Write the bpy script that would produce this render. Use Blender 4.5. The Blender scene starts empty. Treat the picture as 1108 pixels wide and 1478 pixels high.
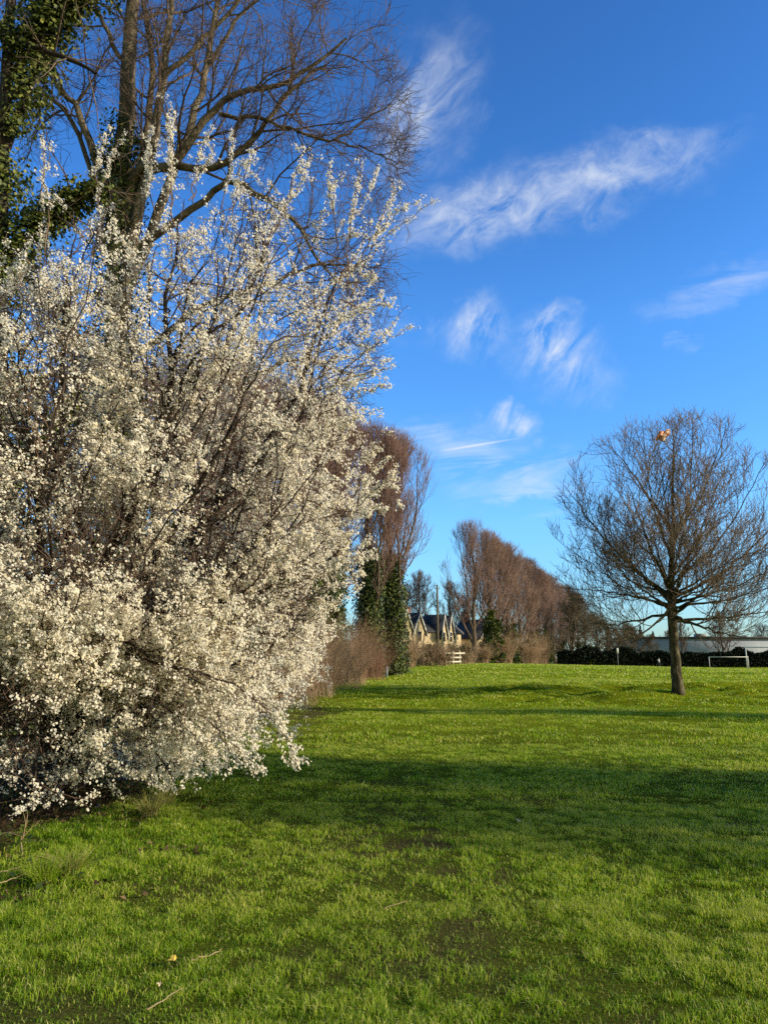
import bpy, bmesh, math
import numpy as np

R = math.radians
rs = np.random.RandomState(11)
scene = bpy.context.scene
COL = scene.collection

# ------------------------------------------------------------------ camera model
F, CX, CY, HOR = 1067.0, 554.0, 739.0, 950.0
PITCH = math.atan((HOR - CY) / F)
CAM = np.array([0.0, 0.0, 1.65])
SUN_EL, SUN_AZ = R(21.0), R(-16.0)          # azimuth measured from +X towards +Y


def at(px, py, Y):
    """world point at forward distance Y seen at photograph pixel px, py"""
    c, s = math.cos(PITCH), math.sin(PITCH)
    a, b = (px - CX) / F, (CY - py) / F
    d = np.array([a, c - b * s, s + b * c])
    return CAM + d * (Y / d[1])


def nrm(v):
    return v / np.maximum(np.linalg.norm(v, axis=-1, keepdims=True), 1e-9)


def ss(x):
    x = np.clip(x, 0.0, 1.0)
    return x * x * (3 - 2 * x)


_tab = np.random.RandomState(5).rand(256, 256)


def vn(x, y, o=0):
    x = np.asarray(x, float) + 37.3 * o
    y = np.asarray(y, float) + 91.7 * o
    xi, yi = np.floor(x).astype(int), np.floor(y).astype(int)
    fx, fy = x - xi, y - yi
    fx, fy = fx * fx * (3 - 2 * fx), fy * fy * (3 - 2 * fy)
    a, b = _tab[xi % 256, yi % 256], _tab[(xi + 1) % 256, yi % 256]
    c, d = _tab[xi % 256, (yi + 1) % 256], _tab[(xi + 1) % 256, (yi + 1) % 256]
    return (a * (1 - fx) + b * fx) * (1 - fy) + (c * (1 - fx) + d * fx) * fy


def gz(x, y):
    x, y = np.asarray(x, float), np.asarray(y, float)
    bank = ss((y - 27) / 9.0)
    h = 0.36 * bank * (0.55 + 0.45 * ss((x + 3) / 9))
    h = h + 0.62 * ss((y - 42) / 45) * (1 - ss((x - 10) / 40))
    h = h - 0.42 * ss((y - 88) / 60) * ss((x - 5) / 40)
    near = ss((y - 5) / 12)
    h = h + 0.10 * (vn(x / 6, y / 6) - 0.5) * near + 0.05 * (vn(x / 1.7, y / 1.7, 1) - 0.5) * ss((y - 3) / 4)
    rough = ss((y - 25) / 4) * (1 - ss((y - 36) / 4)) * ss((x - 1) / 6)
    h = h + 0.45 * rough * (vn(x / 1.1, y / 0.8, 2) - 0.5)
    h = h + 0.12 * np.exp(-((x + 5) / 2.2) ** 2) * (vn(x, y, 3))
    return h


def gp(x, y, dz=0.0):
    return np.array([x, y, float(gz(x, y)) + dz])


def on_ground(px, py):
    lo, hi = 2.0, 400.0
    for _ in range(50):
        m = 0.5 * (lo + hi)
        p = at(px, py, m)
        if p[2] > gz(p[0], p[1]):
            lo = m
        else:
            hi = m
    p = at(px, py, lo)
    return np.array([p[0], p[1], float(gz(p[0], p[1]))])


# ------------------------------------------------------------------ materials
def nodes(name):
    m = bpy.data.materials.new(name)
    m.use_nodes = True
    nt = m.node_tree
    nt.nodes.clear()
    out = nt.nodes.new('ShaderNodeOutputMaterial')
    return m, nt, out


def N(nt, typ, **kw):
    n = nt.nodes.new(typ)
    for k, v in kw.items():
        if k in ('operation', 'blend_type', 'data_type', 'attribute_name', 'noise_dimensions', 'vector_type', 'interpolation_type', 'feature', 'distance'):
            setattr(n, k, v)
        else:
            n.inputs[k.replace('_', ' ')].default_value = v
    return n


def ramp(nt, stops):
    n = nt.nodes.new('ShaderNodeValToRGB')
    e = n.color_ramp.elements
    while len(e) > 1:
        e.remove(e[-1])
    e[0].position, e[0].color = stops[0][0], (*stops[0][1], 1)
    for p, c in stops[1:]:
        k = e.new(p)
        k.color = (*c, 1)
    return n


def mat_noise(name, stops, scale=8.0, rough=0.9, bump=0.3, detail=6, stretch=(1, 1, 1), spec=0.2, bscale=3.0):
    m, nt, out = nodes(name)
    tc = nt.nodes.new('ShaderNodeTexCoord')
    mp = nt.nodes.new('ShaderNodeMapping')
    mp.inputs['Scale'].default_value = stretch
    nt.links.new(tc.outputs['Object'], mp.inputs['Vector'])
    no = N(nt, 'ShaderNodeTexNoise', Scale=scale, Detail=detail, Roughness=0.65)
    nt.links.new(mp.outputs[0], no.inputs['Vector'])
    r = ramp(nt, stops)
    nt.links.new(no.outputs['Fac'], r.inputs[0])
    b = nt.nodes.new('ShaderNodeBsdfPrincipled')
    b.inputs['Roughness'].default_value = rough
    b.inputs['Specular IOR Level'].default_value = spec
    nt.links.new(r.outputs[0], b.inputs['Base Color'])
    if bump:
        n2 = N(nt, 'ShaderNodeTexNoise', Scale=scale * bscale, Detail=4)
        nt.links.new(mp.outputs[0], n2.inputs['Vector'])
        bp = N(nt, 'ShaderNodeBump', Strength=bump, Distance=0.05)
        nt.links.new(n2.outputs['Fac'], bp.inputs['Height'])
        nt.links.new(bp.outputs[0], b.inputs['Normal'])
    nt.links.new(b.outputs[0], out.inputs[0])
    return m


def mat_tone(name, stops, trans=0.35, rough=0.6, spec=0.25, tcol=None):
    """surface coloured by the per-leaf attribute 'tone', with light passing through"""
    m, nt, out = nodes(name)
    a = N(nt, 'ShaderNodeAttribute', attribute_name='tone')
    r = ramp(nt, stops)
    nt.links.new(a.outputs['Fac'], r.inputs[0])
    b = nt.nodes.new('ShaderNodeBsdfPrincipled')
    b.inputs['Roughness'].default_value = rough
    b.inputs['Specular IOR Level'].default_value = spec
    nt.links.new(r.outputs[0], b.inputs['Base Color'])
    if trans > 0:
        t = nt.nodes.new('ShaderNodeBsdfTranslucent')
        if tcol:
            mx = N(nt, 'ShaderNodeMix', data_type='RGBA', blend_type='MULTIPLY')
            mx.inputs['Factor'].default_value = 1
            nt.links.new(r.outputs[0], mx.inputs[6])
            mx.inputs[7].default_value = (*tcol, 1)
            nt.links.new(mx.outputs[2], t.inputs['Color'])
        else:
            nt.links.new(r.outputs[0], t.inputs['Color'])
        s = nt.nodes.new('ShaderNodeMixShader')
        s.inputs[0].default_value = trans
        nt.links.new(b.outputs[0], s.inputs[1])
        nt.links.new(t.outputs[0], s.inputs[2])
        nt.links.new(s.outputs[0], out.inputs[0])
    else:
        nt.links.new(b.outputs[0], out.inputs[0])
    return m


M = {}
M['bark_grey'] = mat_noise('bark_grey', [(0.3, (0.05, 0.04, 0.028)), (0.5, (0.16, 0.128, 0.088)), (0.7, (0.28, 0.24, 0.17))], 5, bump=0.8, stretch=(1, 1, 0.35))
M['bark_field'] = mat_noise('bark_field', [(0.36, (0.018, 0.014, 0.009)), (0.5, (0.075, 0.06, 0.034)), (0.68, (0.21, 0.18, 0.105))], 5, bump=1.0, stretch=(1, 1, 0.4))
M['bark_dark'] = mat_noise('bark_dark', [(0.3, (0.018, 0.013, 0.011)), (0.6, (0.06, 0.045, 0.038)), (0.8, (0.12, 0.10, 0.085))], 9, bump=0.6, stretch=(1, 1, 0.4))
M['bark_lime'] = mat_noise('bark_lime', [(0.3, (0.06, 0.045, 0.033)), (0.6, (0.16, 0.115, 0.08)), (0.8, (0.22, 0.18, 0.13))], 3, bump=0.6, stretch=(1, 1, 0.3))
M['twig_grey'] = mat_noise('twig_grey', [(0.3, (0.085, 0.06, 0.046)), (0.7, (0.23, 0.165, 0.122))], 1.5, bump=0)
M['twig_field'] = mat_noise('twig_field', [(0.3, (0.11, 0.08, 0.056)), (0.7, (0.29, 0.22, 0.155))], 1.0, bump=0)
M['twig_plum'] = mat_noise('twig_plum', [(0.3, (0.08, 0.054, 0.04)), (0.7, (0.25, 0.17, 0.125))], 3, bump=0)
M['twig_red'] = mat_noise('twig_red', [(0.3, (0.19, 0.115, 0.095)), (0.7, (0.36, 0.24, 0.195))], 0.5, bump=0)
M['twig_purple'] = mat_noise('twig_purple', [(0.3, (0.14, 0.085, 0.075)), (0.7, (0.28, 0.175, 0.145))], 0.5, bump=0)
M['twig_olive'] = mat_noise('twig_olive', [(0.3, (0.08, 0.065, 0.045)), (0.7, (0.22, 0.18, 0.12))], 0.5, bump=0)
M['cane'] = mat_noise('cane', [(0.25, (0.17, 0.10, 0.062)), (0.5, (0.40, 0.265, 0.17)), (0.75, (0.58, 0.44, 0.29))], 2.5, bump=0)
M['cane_red'] = mat_noise('cane_red', [(0.25, (0.15, 0.07, 0.05)), (0.7, (0.40, 0.22, 0.15))], 2.5, bump=0)
M['blossom'] = mat_tone('blossom', [(0.0, (0.84, 0.72, 0.42)), (0.35, (0.97, 0.91, 0.755)), (1.0, (0.99, 0.955, 0.87))], 0.45, 0.7, 0.05)
M['bud'] = mat_tone('bud', [(0.0, (0.09, 0.12, 0.03)), (1.0, (0.25, 0.26, 0.08))], 0.3)
M['ivy'] = mat_tone('ivy', [(0.0, (0.012, 0.022, 0.008)), (0.4, (0.04, 0.065, 0.015)), (0.75, (0.12, 0.15, 0.028)), (1.0, (0.27, 0.27, 0.06))], 0.15, 0.5, 0.28)
M['ivy_light'] = mat_tone('ivy_light', [(0.0, (0.03, 0.05, 0.012)), (0.6, (0.08, 0.12, 0.025)), (1.0, (0.19, 0.22, 0.05))], 0.2, 0.45, 0.4)
M['hedge'] = mat_tone('hedge', [(0.0, (0.008, 0.013, 0.010)), (0.6, (0.018, 0.028, 0.018)), (1.0, (0.04, 0.05, 0.03))], 0.1, 0.8, 0.05)
M['bramble'] = mat_tone('bramble', [(0.0, (0.035, 0.03, 0.012)), (0.4, (0.10, 0.075, 0.035)), (0.75, (0.17, 0.12, 0.06)), (1.0, (0.12, 0.13, 0.035))], 0.2)
M['conifer'] = mat_tone('conifer', [(0.0, (0.008, 0.014, 0.009)), (1.0, (0.03, 0.042, 0.02))], 0.1)
M['grass'] = mat_tone('grass', [(0.0, (0.04, 0.10, 0.006)), (0.25, (0.165, 0.32, 0.014)), (0.55, (0.38, 0.53, 0.028)), (0.84, (0.68, 0.66, 0.14)), (0.93, (0.6, 0.53, 0.2)), (1.0, (0.68, 0.6, 0.34))], 0.45, 0.4, 0.3, (1.0, 1.0, 0.5))
M['litter'] = mat_tone('litter', [(0.0, (0.02, 0.012, 0.007)), (0.5, (0.075, 0.042, 0.022)), (0.85, (0.16, 0.095, 0.05)), (1.0, (0.3, 0.2, 0.11))], 0.15, 0.7)
M['dry'] = mat_noise('dry', [(0.3, (0.25, 0.17, 0.09)), (0.7, (0.5, 0.38, 0.22))], 9, bump=0.2)


def mat_ground():
    m, nt, out = nodes('ground')
    L = nt.links.new
    geo = nt.nodes.new('ShaderNodeNewGeometry')
    n1 = N(nt, 'ShaderNodeTexNoise', Scale=0.28, Detail=7, Roughness=0.6)
    n2 = N(nt, 'ShaderNodeTexNoise', Scale=3.2, Detail=8, Roughness=0.72)
    n3 = N(nt, 'ShaderNodeTexNoise', Scale=60.0, Detail=4, Roughness=0.7)
    st = N(nt, 'ShaderNodeMapping')
    st.inputs['Scale'].default_value = (0.35, 1.3, 1)
    L(geo.outputs['Position'], st.inputs['Vector'])
    L(st.outputs[0], n1.inputs['Vector'])
    for n in (n2, n3):
        L(geo.outputs['Position'], n.inputs['Vector'])
    g1 = ramp(nt, [(0.3, (0.115, 0.15, 0.008)), (0.5, (0.23, 0.275, 0.014)), (0.7, (0.35, 0.37, 0.03))])
    L(n1.outputs['Fac'], g1.inputs[0])
    g2 = ramp(nt, [(0.3, (0.25, 0.3, 0.22)), (0.5, (0.85, 0.9, 0.8)), (0.72, (1.5, 1.4, 1.2))])
    L(n2.outputs['Fac'], g2.inputs[0])
    mul = N(nt, 'ShaderNodeMix', data_type='RGBA', blend_type='MULTIPLY')
    mul.inputs['Factor'].default_value = 0.75
    L(g1.outputs[0], mul.inputs[6])
    L(g2.outputs[0], mul.inputs[7])
    soil = ramp(nt, [(0.3, (0.03, 0.021, 0.012)), (0.5, (0.10, 0.072, 0.042)), (0.72, (0.20, 0.15, 0.09))])
    L(n3.outputs['Fac'], soil.inputs[0])
    near = N(nt, 'ShaderNodeAttribute', attribute_name='thatch')
    th = ramp(nt, [(0.3, (0.026, 0.034, 0.006)), (0.5, (0.085, 0.11, 0.012)), (0.72, (0.22, 0.23, 0.045))])
    L(n3.outputs['Fac'], th.inputs[0])
    mt = N(nt, 'ShaderNodeMix', data_type='RGBA')
    L(near.outputs['Fac'], mt.inputs['Factor'])
    L(mul.outputs[2], mt.inputs[6])
    L(th.outputs[0], mt.inputs[7])
    mul = mt
    bare = N(nt, 'ShaderNodeAttribute', attribute_name='bare')
    mx = N(nt, 'ShaderNodeMix', data_type='RGBA')
    L(bare.outputs['Fac'], mx.inputs['Factor'])
    L(mul.outputs[2], mx.inputs[6])
    L(soil.outputs[0], mx.inputs[7])
    b = nt.nodes.new('ShaderNodeBsdfPrincipled')
    b.inputs['Roughness'].default_value = 1.0
    b.inputs['Specular IOR Level'].default_value = 0.0
    L(mx.outputs[2], b.inputs['Base Color'])
    add = N(nt, 'ShaderNodeMath', operation='ADD')
    L(n2.outputs['Fac'], add.inputs[0])
    L(n3.outputs['Fac'], add.inputs[1])
    bp = N(nt, 'ShaderNodeBump', Strength=0.7, Distance=0.12)
    L(add.outputs[0], bp.inputs['Height'])
    L(bp.outputs[0], b.inputs['Normal'])
    L(b.outputs[0], out.inputs[0])
    return m


M['ground'] = mat_ground()


def mat_brick(name, c1, c2, mortar, scale=9.0):
    m, nt, out = nodes(name)
    tc = nt.nodes.new('ShaderNodeTexCoord')
    sep = nt.nodes.new('ShaderNodeSeparateXYZ')
    nt.links.new(tc.outputs['Object'], sep.inputs[0])
    ad = N(nt, 'ShaderNodeMath', operation='ADD')
    nt.links.new(sep.outputs[0], ad.inputs[0])
    nt.links.new(sep.outputs[1], ad.inputs[1])
    cb = nt.nodes.new('ShaderNodeCombineXYZ')
    nt.links.new(ad.outputs[0], cb.inputs[0])
    nt.links.new(sep.outputs[2], cb.inputs[1])
    br = nt.nodes.new('ShaderNodeTexBrick')
    br.inputs['Scale'].default_value = scale
    br.inputs['Color1'].default_value = (*c1, 1)
    br.inputs['Color2'].default_value = (*c2, 1)
    br.inputs['Mortar'].default_value = (*mortar, 1)
    br.inputs['Mortar Size'].default_value = 0.02
    nt.links.new(cb.outputs[0], br.inputs['Vector'])
    no = N(nt, 'ShaderNodeTexNoise', Scale=0.8, Detail=5)
    nt.links.new(tc.outputs['Object'], no.inputs['Vector'])
    r = ramp(nt, [(0.3, (0.75, 0.72, 0.7)), (0.7, (1.1, 1.1, 1.1))])
    nt.links.new(no.outputs['Fac'], r.inputs[0])
    mx = N(nt, 'ShaderNodeMix', data_type='RGBA', blend_type='MULTIPLY')
    mx.inputs['Factor'].default_value = 1
    nt.links.new(br.outputs['Color'], mx.inputs[6])
    nt.links.new(r.outputs[0], mx.inputs[7])
    b = nt.nodes.new('ShaderNodeBsdfPrincipled')
    b.inputs['Roughness'].default_value = 0.9
    nt.links.new(mx.outputs[2], b.inputs['Base Color'])
    nt.links.new(b.outputs[0], out.inputs[0])
    return m


M['yellow_brick'] = mat_brick('yellow_brick', (0.70, 0.56, 0.33), (0.62, 0.49, 0.28), (0.58, 0.5, 0.36))
M['red_brick'] = mat_brick('red_brick', (0.22, 0.10, 0.07), (0.16, 0.075, 0.055), (0.2, 0.16, 0.12))
M['slate'] = mat_noise('slate', [(0.3, (0.018, 0.02, 0.026)), (0.7, (0.05, 0.055, 0.066))], 3, 0.6, 0.3, stretch=(1, 1, 3))
M['white_paint'] = mat_noise('white_paint', [(0.3, (0.62, 0.60, 0.55)), (0.7, (0.8, 0.79, 0.75))], 4, 0.5, 0.1)
M['cream_wood'] = mat_noise('cream_wood', [(0.3, (0.55, 0.48, 0.34)), (0.7, (0.75, 0.68, 0.52))], 4, 0.8, 0.2)
M['pane'] = mat_noise('pane', [(0.3, (0.015, 0.018, 0.022)), (0.7, (0.04, 0.045, 0.05))], 2, 0.15, 0, spec=0.6)
M['cladding'] = mat_noise('cladding', [(0.3, (0.36, 0.40, 0.46)), (0.7, (0.46, 0.50, 0.56))], 0.6, 0.6, 0.1, stretch=(1, 1, 0.1))
M['roof_felt'] = mat_noise('roof_felt', [(0.3, (0.05, 0.05, 0.055)), (0.7, (0.1, 0.1, 0.105))], 0.8, 0.8, 0.1)
M['pole_wood'] = mat_noise('pole_wood', [(0.3, (0.10, 0.075, 0.05)), (0.7, (0.2, 0.16, 0.11))], 3, 0.9, 0.2)
M['net'] = mat_noise('net', [(0.3, (0.3, 0.3, 0.3)), (0.7, (0.4, 0.4, 0.4))], 3, 0.9, 0)
M['skin'] = mat_noise('skin', [(0.3, (0.5, 0.32, 0.24)), (0.7, (0.55, 0.36, 0.27))], 9, 0.6, 0)
M['jacket'] = mat_noise('jacket', [(0.3, (0.42, 0.44, 0.48)), (0.7, (0.55, 0.57, 0.6))], 9, 0.9, 0.1)
M['trousers'] = mat_noise('trousers', [(0.3, (0.05, 0.06, 0.09)), (0.7, (0.09, 0.1, 0.14))], 9, 0.9, 0.1)
M['hair'] = mat_noise('hair', [(0.3, (0.02, 0.014, 0.01)), (0.7, (0.05, 0.035, 0.025))], 30, 0.7, 0.1)
M['bag'] = mat_noise('bag', [(0.35, (0.7, 0.2, 0.06)), (0.52, (0.8, 0.36, 0.15)), (0.62, (0.85, 0.75, 0.68))], 2.2, 0.35, 0.2, spec=0.5)
M['yellow_leaf'] = mat_noise('yellow_leaf', [(0.3, (0.55, 0.36, 0.05)), (0.7, (0.75, 0.55, 0.12))], 30, 0.6, 0.1)
M['pale_leaf'] = mat_noise('pale_leaf', [(0.3, (0.5, 0.38, 0.30)), (0.7, (0.75, 0.62, 0.52))], 30, 0.6, 0.1)
M['grey_metal'] = mat_noise('grey_metal', [(0.3, (0.22, 0.24, 0.25)), (0.7, (0.34, 0.36, 0.37))], 5, 0.5, 0)


# ------------------------------------------------------------------ mesh helpers
def mesh_np(name, V, faces, mat, parent=None, tone=None, smooth=False, extra=None):
    """faces: list of integer arrays (n x k), mixed k allowed"""
    me = bpy.data.meshes.new(name)
    V = np.ascontiguousarray(V, dtype=np.float32).reshape(-1, 3)
    me.vertices.add(len(V))
    me.vertices.foreach_set('co', V.ravel())
    idx = np.concatenate([f.ravel() for f in faces]).astype(np.int32)
    tot = np.concatenate([np.full(len(f), f.shape[1]) for f in faces]).astype(np.int32)
    start = np.concatenate([[0], np.cumsum(tot)[:-1]]).astype(np.int32)
    me.loops.add(len(idx))
    me.loops.foreach_set('vertex_index', idx)
    me.polygons.add(len(tot))
    me.polygons.foreach_set('loop_start', start)
    me.polygons.foreach_set('loop_total', tot)
    if smooth:
        me.polygons.foreach_set('use_smooth', np.ones(len(tot), dtype=bool))
    me.update(calc_edges=True)
    for k, v in dict(extra or {}, **({'tone': tone} if tone is not None else {})).items():
        a = me.attributes.new(k, 'FLOAT', 'POINT')
        a.data.foreach_set('value', np.ascontiguousarray(v, dtype=np.float32))
    me.materials.append(mat)
    o = bpy.data.objects.new(name, me)
    COL.objects.link(o)
    o.parent = parent
    return o


def thing(name, label, cat, loc=(0, 0, 0), rz=0.0, group=None):
    o = bpy.data.objects.new(name, None)
    o.empty_display_size = 0.2
    COL.objects.link(o)
    o.location = loc
    o.rotation_euler = (0, 0, rz)
    tag(o, label, cat, group)
    return o


def tag(o, label=None, cat=None, group=None, kind=None):
    for k, v in (('label', label), ('category', cat), ('group', group), ('kind', kind)):
        if v:
            o[k] = v
    return o


def dup(root, loc, rz, scale, label, group=None):
    r = root.copy()
    COL.objects.link(r)
    r.location, r.rotation_euler = loc, (0, 0, rz)
    r.scale = scale if hasattr(scale, '__len__') else (scale,) * 3
    r['label'] = label
    if group:
        r['group'] = group
    for ch in list(root.children):
        c = ch.copy()
        COL.objects.link(c)
        c.parent = r
    return r


class MB:
    """boxes, bars and prisms collected into one mesh"""

    def __init__(self):
        self.V, self.Fq, self.n = [], {}, 0

    def add(self, V, faces):
        V = np.asarray(V, float)
        for f in faces:
            self.Fq.setdefault(len(f), []).append([i + self.n for i in f])
        self.V.append(V)
        self.n += len(V)
        return self

    def box(self, lo, hi):
        (a, b, c), (d, e, f) = lo, hi
        return self.add([(a, b, c), (d, b, c), (d, e, c), (a, e, c), (a, b, f), (d, b, f), (d, e, f), (a, e, f)],
                        [(0, 3, 2, 1), (4, 5, 6, 7), (0, 1, 5, 4), (1, 2, 6, 5), (2, 3, 7, 6), (3, 0, 4, 7)])

    def bar(self, p, q, r, sides=8, r2=None):
        p, q = np.asarray(p, float), np.asarray(q, float)
        t = nrm(q - p)
        ref = np.array([0, 0, 1.0]) if abs(t[2]) < 0.9 else np.array([1.0, 0, 0])
        a = nrm(np.cross(t, ref))
        b = np.cross(t, a)
        an = np.arange(sides) * 2 * math.pi / sides + math.pi / sides
        ring = np.cos(an)[:, None] * a + np.sin(an)[:, None] * b
        V = np.concatenate([p + ring * r, q + ring * (r if r2 is None else r2)])
        fs = [(i, (i + 1) % sides, sides + (i + 1) % sides, sides + i) for i in range(sides)]
        fs += [tuple(range(sides - 1, -1, -1)), tuple(range(sides, 2 * sides))]
        return self.add(V, fs)

    def poly_prism(self, pts, d):
        """flat polygon extruded by vector d"""
        P = np.asarray(pts, float)
        n = len(P)
        V = np.concatenate([P, P + np.asarray(d, float)])
        fs = [tuple(range(n - 1, -1, -1)), tuple(range(n, 2 * n))]
        fs += [(i, (i + 1) % n, n + (i + 1) % n, n + i) for i in range(n)]
        return self.add(V, fs)

    def build(self, name, mat, parent=None, smooth=False):
        return mesh_np(name, np.concatenate(self.V), [np.array(v) for v in self.Fq.values()], mat, parent, smooth=smooth)


# ------------------------------------------------------------------ branching
def tubes(P, Rr, sides):
    """P: n x k x 3 polylines, Rr: n x k radii -> verts, quads"""
    n, k, _ = P.shape
    T = nrm(np.gradient(P, axis=1))
    mean = nrm(P[:, -1] - P[:, 0])
    ref = np.where(np.abs(mean[:, 2:3]) < 0.8, np.array([[0, 0, 1.0]]), np.array([[1.0, 0.2, 0]]))[:, None, :]
    a = nrm(np.cross(T, ref))
    b = np.cross(T, a)
    an = np.arange(sides) * 2 * math.pi / sides
    V = P[:, :, None, :] + Rr[:, :, None, None] * (np.cos(an)[:, None] * a[:, :, None, :] + np.sin(an)[:, None] * b[:, :, None, :])
    I = np.arange(n * k * sides).reshape(n, k, sides)
    J = np.roll(I, -1, axis=2)
    Q = np.stack([I[:, :-1], J[:, :-1], J[:, 1:], I[:, 1:]], axis=-1).reshape(-1, 4)
    return V.reshape(-1, 3), Q


def join(parts):
    Vs, Fs, n = [], [], 0
    for V, Q in parts:
        Vs.append(V)
        Fs.append(Q + n)
        n += len(V)
    return np.concatenate(Vs), [np.concatenate(Fs)]


def smooth_line(pts, k, wob=0.0, r=rs):
    """k points of a Catmull-Rom curve through pts"""
    P = np.asarray(pts, float)
    P = np.concatenate([[2 * P[0] - P[1]], P, [2 * P[-1] - P[-2]]])
    m = len(P) - 3
    u = np.linspace(0, m - 1e-6, k)
    i = u.astype(int)
    t = (u - i)[:, None]
    a, b, c, d = P[i], P[i + 1], P[i + 2], P[i + 3]
    out = 0.5 * (2 * b + (c - a) * t + (2 * a - 5 * b + 4 * c - d) * t ** 2 + (3 * b - a - 3 * c + d) * t ** 3)
    if wob:
        w = r.randn(k, 3) * wob
        w[0] = 0
        out = out + w
    return out


def spawn(P, Rr, k, t0, t1, ang, ang_sd, length, r, lprof=None, ratio=0.55, rmax=9, tip=0.004, npts=5, wob=0.12, up=0.0, env=None, azim=None, grav=0.0):
    """k side branches on each of the polylines P; returns their polylines and radii"""
    n, m, _ = P.shape
    t = (np.arange(k)[None, :] + r.rand(n, k)) / k * (t1 - t0) + t0
    x = np.clip(t * (m - 1), 0, m - 1.001)
    i = x.astype(int)
    f = (x - i)[..., None]
    rows = np.arange(n)[:, None]
    S = P[rows, i] * (1 - f) + P[rows, i + 1] * f
    T = nrm(P[rows, i + 1] - P[rows, i])
    Rp = Rr[rows, i] * (1 - f[..., 0]) + Rr[rows, i + 1] * f[..., 0]
    S, T, Rp, t = S.reshape(-1, 3), T.reshape(-1, 3), Rp.ravel(), t.ravel()
    q = len(S)
    ref = np.where(np.abs(T[:, 2:3]) < 0.85, np.array([[0, 0, 1.0]]), np.array([[1.0, 0, 0]]))
    a = nrm(np.cross(T, ref))
    b = np.cross(T, a)
    az = (np.tile(np.arange(k), n) * 2.39996 + np.repeat(r.rand(n) * 6.283, k) + r.randn(q) * 0.5)
    th = np.radians(ang + ang_sd * r.randn(q))[:, None]
    D = np.cos(th) * T + np.sin(th) * (np.cos(az)[:, None] * a + np.sin(az)[:, None] * b)
    if azim is not None:
        D = nrm(D * np.asarray(azim))
    L = length * (0.6 + 0.8 * r.rand(q))
    if lprof is not None:
        L = L * lprof(t)
    st = L / (npts - 1)
    out = np.empty((q, npts, 3))

    def walk(step, seed):
        rr = np.random.RandomState(seed)
        p, d = S.copy(), D.copy()
        out[:, 0] = p
        for j in range(1, npts):
            d = nrm(d + wob * rr.randn(q, 3) + np.array([0, 0, up - grav * j / npts]))
            p = p + d * step[:, None]
            out[:, j] = p
    seed = r.randint(1 << 30)
    walk(st, seed)
    if env is not None:
        for _ in range(5):
            bad = ~env(out[:, -1])
            if not bad.any():
                break
            st = np.where(bad, st * 0.62, st)
            walk(st, seed)
        ok = env(out[:, -1]) & (st * (npts - 1) > 0.28 * L)
        out, Rp = out[ok], Rp[ok]
    r0 = np.clip(np.minimum(Rp * ratio, rmax), tip, None)
    u = np.linspace(0, 1, npts)[None, :]
    RR = r0[:, None] * (1 - u) ** 0.8 + tip * 0.75 * u ** 0.8
    return out, np.minimum(RR, r0[:, None])


def taper(k, r0, r1, flare=0.0, p=1.0):
    u = np.linspace(0, 1, k)
    return r0 + (r1 - r0) * u ** p + flare * np.exp(-u * 14)


def leaves(C, Nn, size, r, aspect=0.8, fold=0.0):
    """one four-cornered leaf per centre; returns verts, quads"""
    n = len(C)
    Nn = nrm(Nn)
    x = nrm(np.cross(Nn, r.randn(n, 3)))
    y = np.cross(Nn, x)
    s = np.asarray(size).reshape(-1, 1) * np.ones((n, 1))
    V = np.stack([C - y * s * 0.5, C + x * s * 0.5 * aspect + Nn * s * fold, C + y * s * 0.55, C - x * s * 0.5 * aspect + Nn * s * fold], axis=1)
    return V.reshape(-1, 3), np.arange(4 * n).reshape(n, 4)


def ivy_on(P, Rr, count, r, thick=0.25, size=0.07, t0=0.0, t1=1.0, clump=0.35):
    """leaf positions clothing the polyline P in clumps"""
    k = len(P)
    nc = max(6, count // 60)
    tc = t0 + (t1 - t0) * r.rand(nc)
    ac = r.rand(nc) * 6.283
    which = r.randint(nc, size=count)
    t = np.clip(tc[which] + r.randn(count) * clump * 0.5 / max(1.0, np.linalg.norm(P[-1] - P[0])), t0, t1)
    ang = ac[which] + r.randn(count) * 0.5
    x = np.clip(t * (k - 1), 0, k - 1.001)
    i = x.astype(int)
    f = (x - i)[:, None]
    S = P[i] * (1 - f) + P[i + 1] * f
    rad = Rr[i] + thick * (0.3 + 0.7 * r.rand(nc)[which]) * np.sqrt(r.rand(count))
    d = np.stack([np.cos(ang), np.sin(ang), 0.25 * r.randn(count)], 1)
    C = S + d * rad[:, None] + r.randn(count, 3) * 0.05
    return C, d + 0.6 * r.randn(count, 3) + np.array([0, 0, 0.5])


def tone4(n, r, base=0.5, sd=0.22):
    return np.repeat(np.clip(base + sd * r.randn(n), 0, 1), 4)


# ------------------------------------------------------------------ ground
def axis(lo, hi, fine_lo, fine_hi, step, grow=1.13):
    a = list(np.arange(fine_lo, fine_hi + step / 2, step))
    s, x = step, a[-1]
    while x < hi:
        s *= grow
        x += s
        a.append(x)
    s, x = step, a[0]
    while x > lo:
        s *= grow
        x -= s
        a.insert(0, x)
    return np.array(a)


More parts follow.
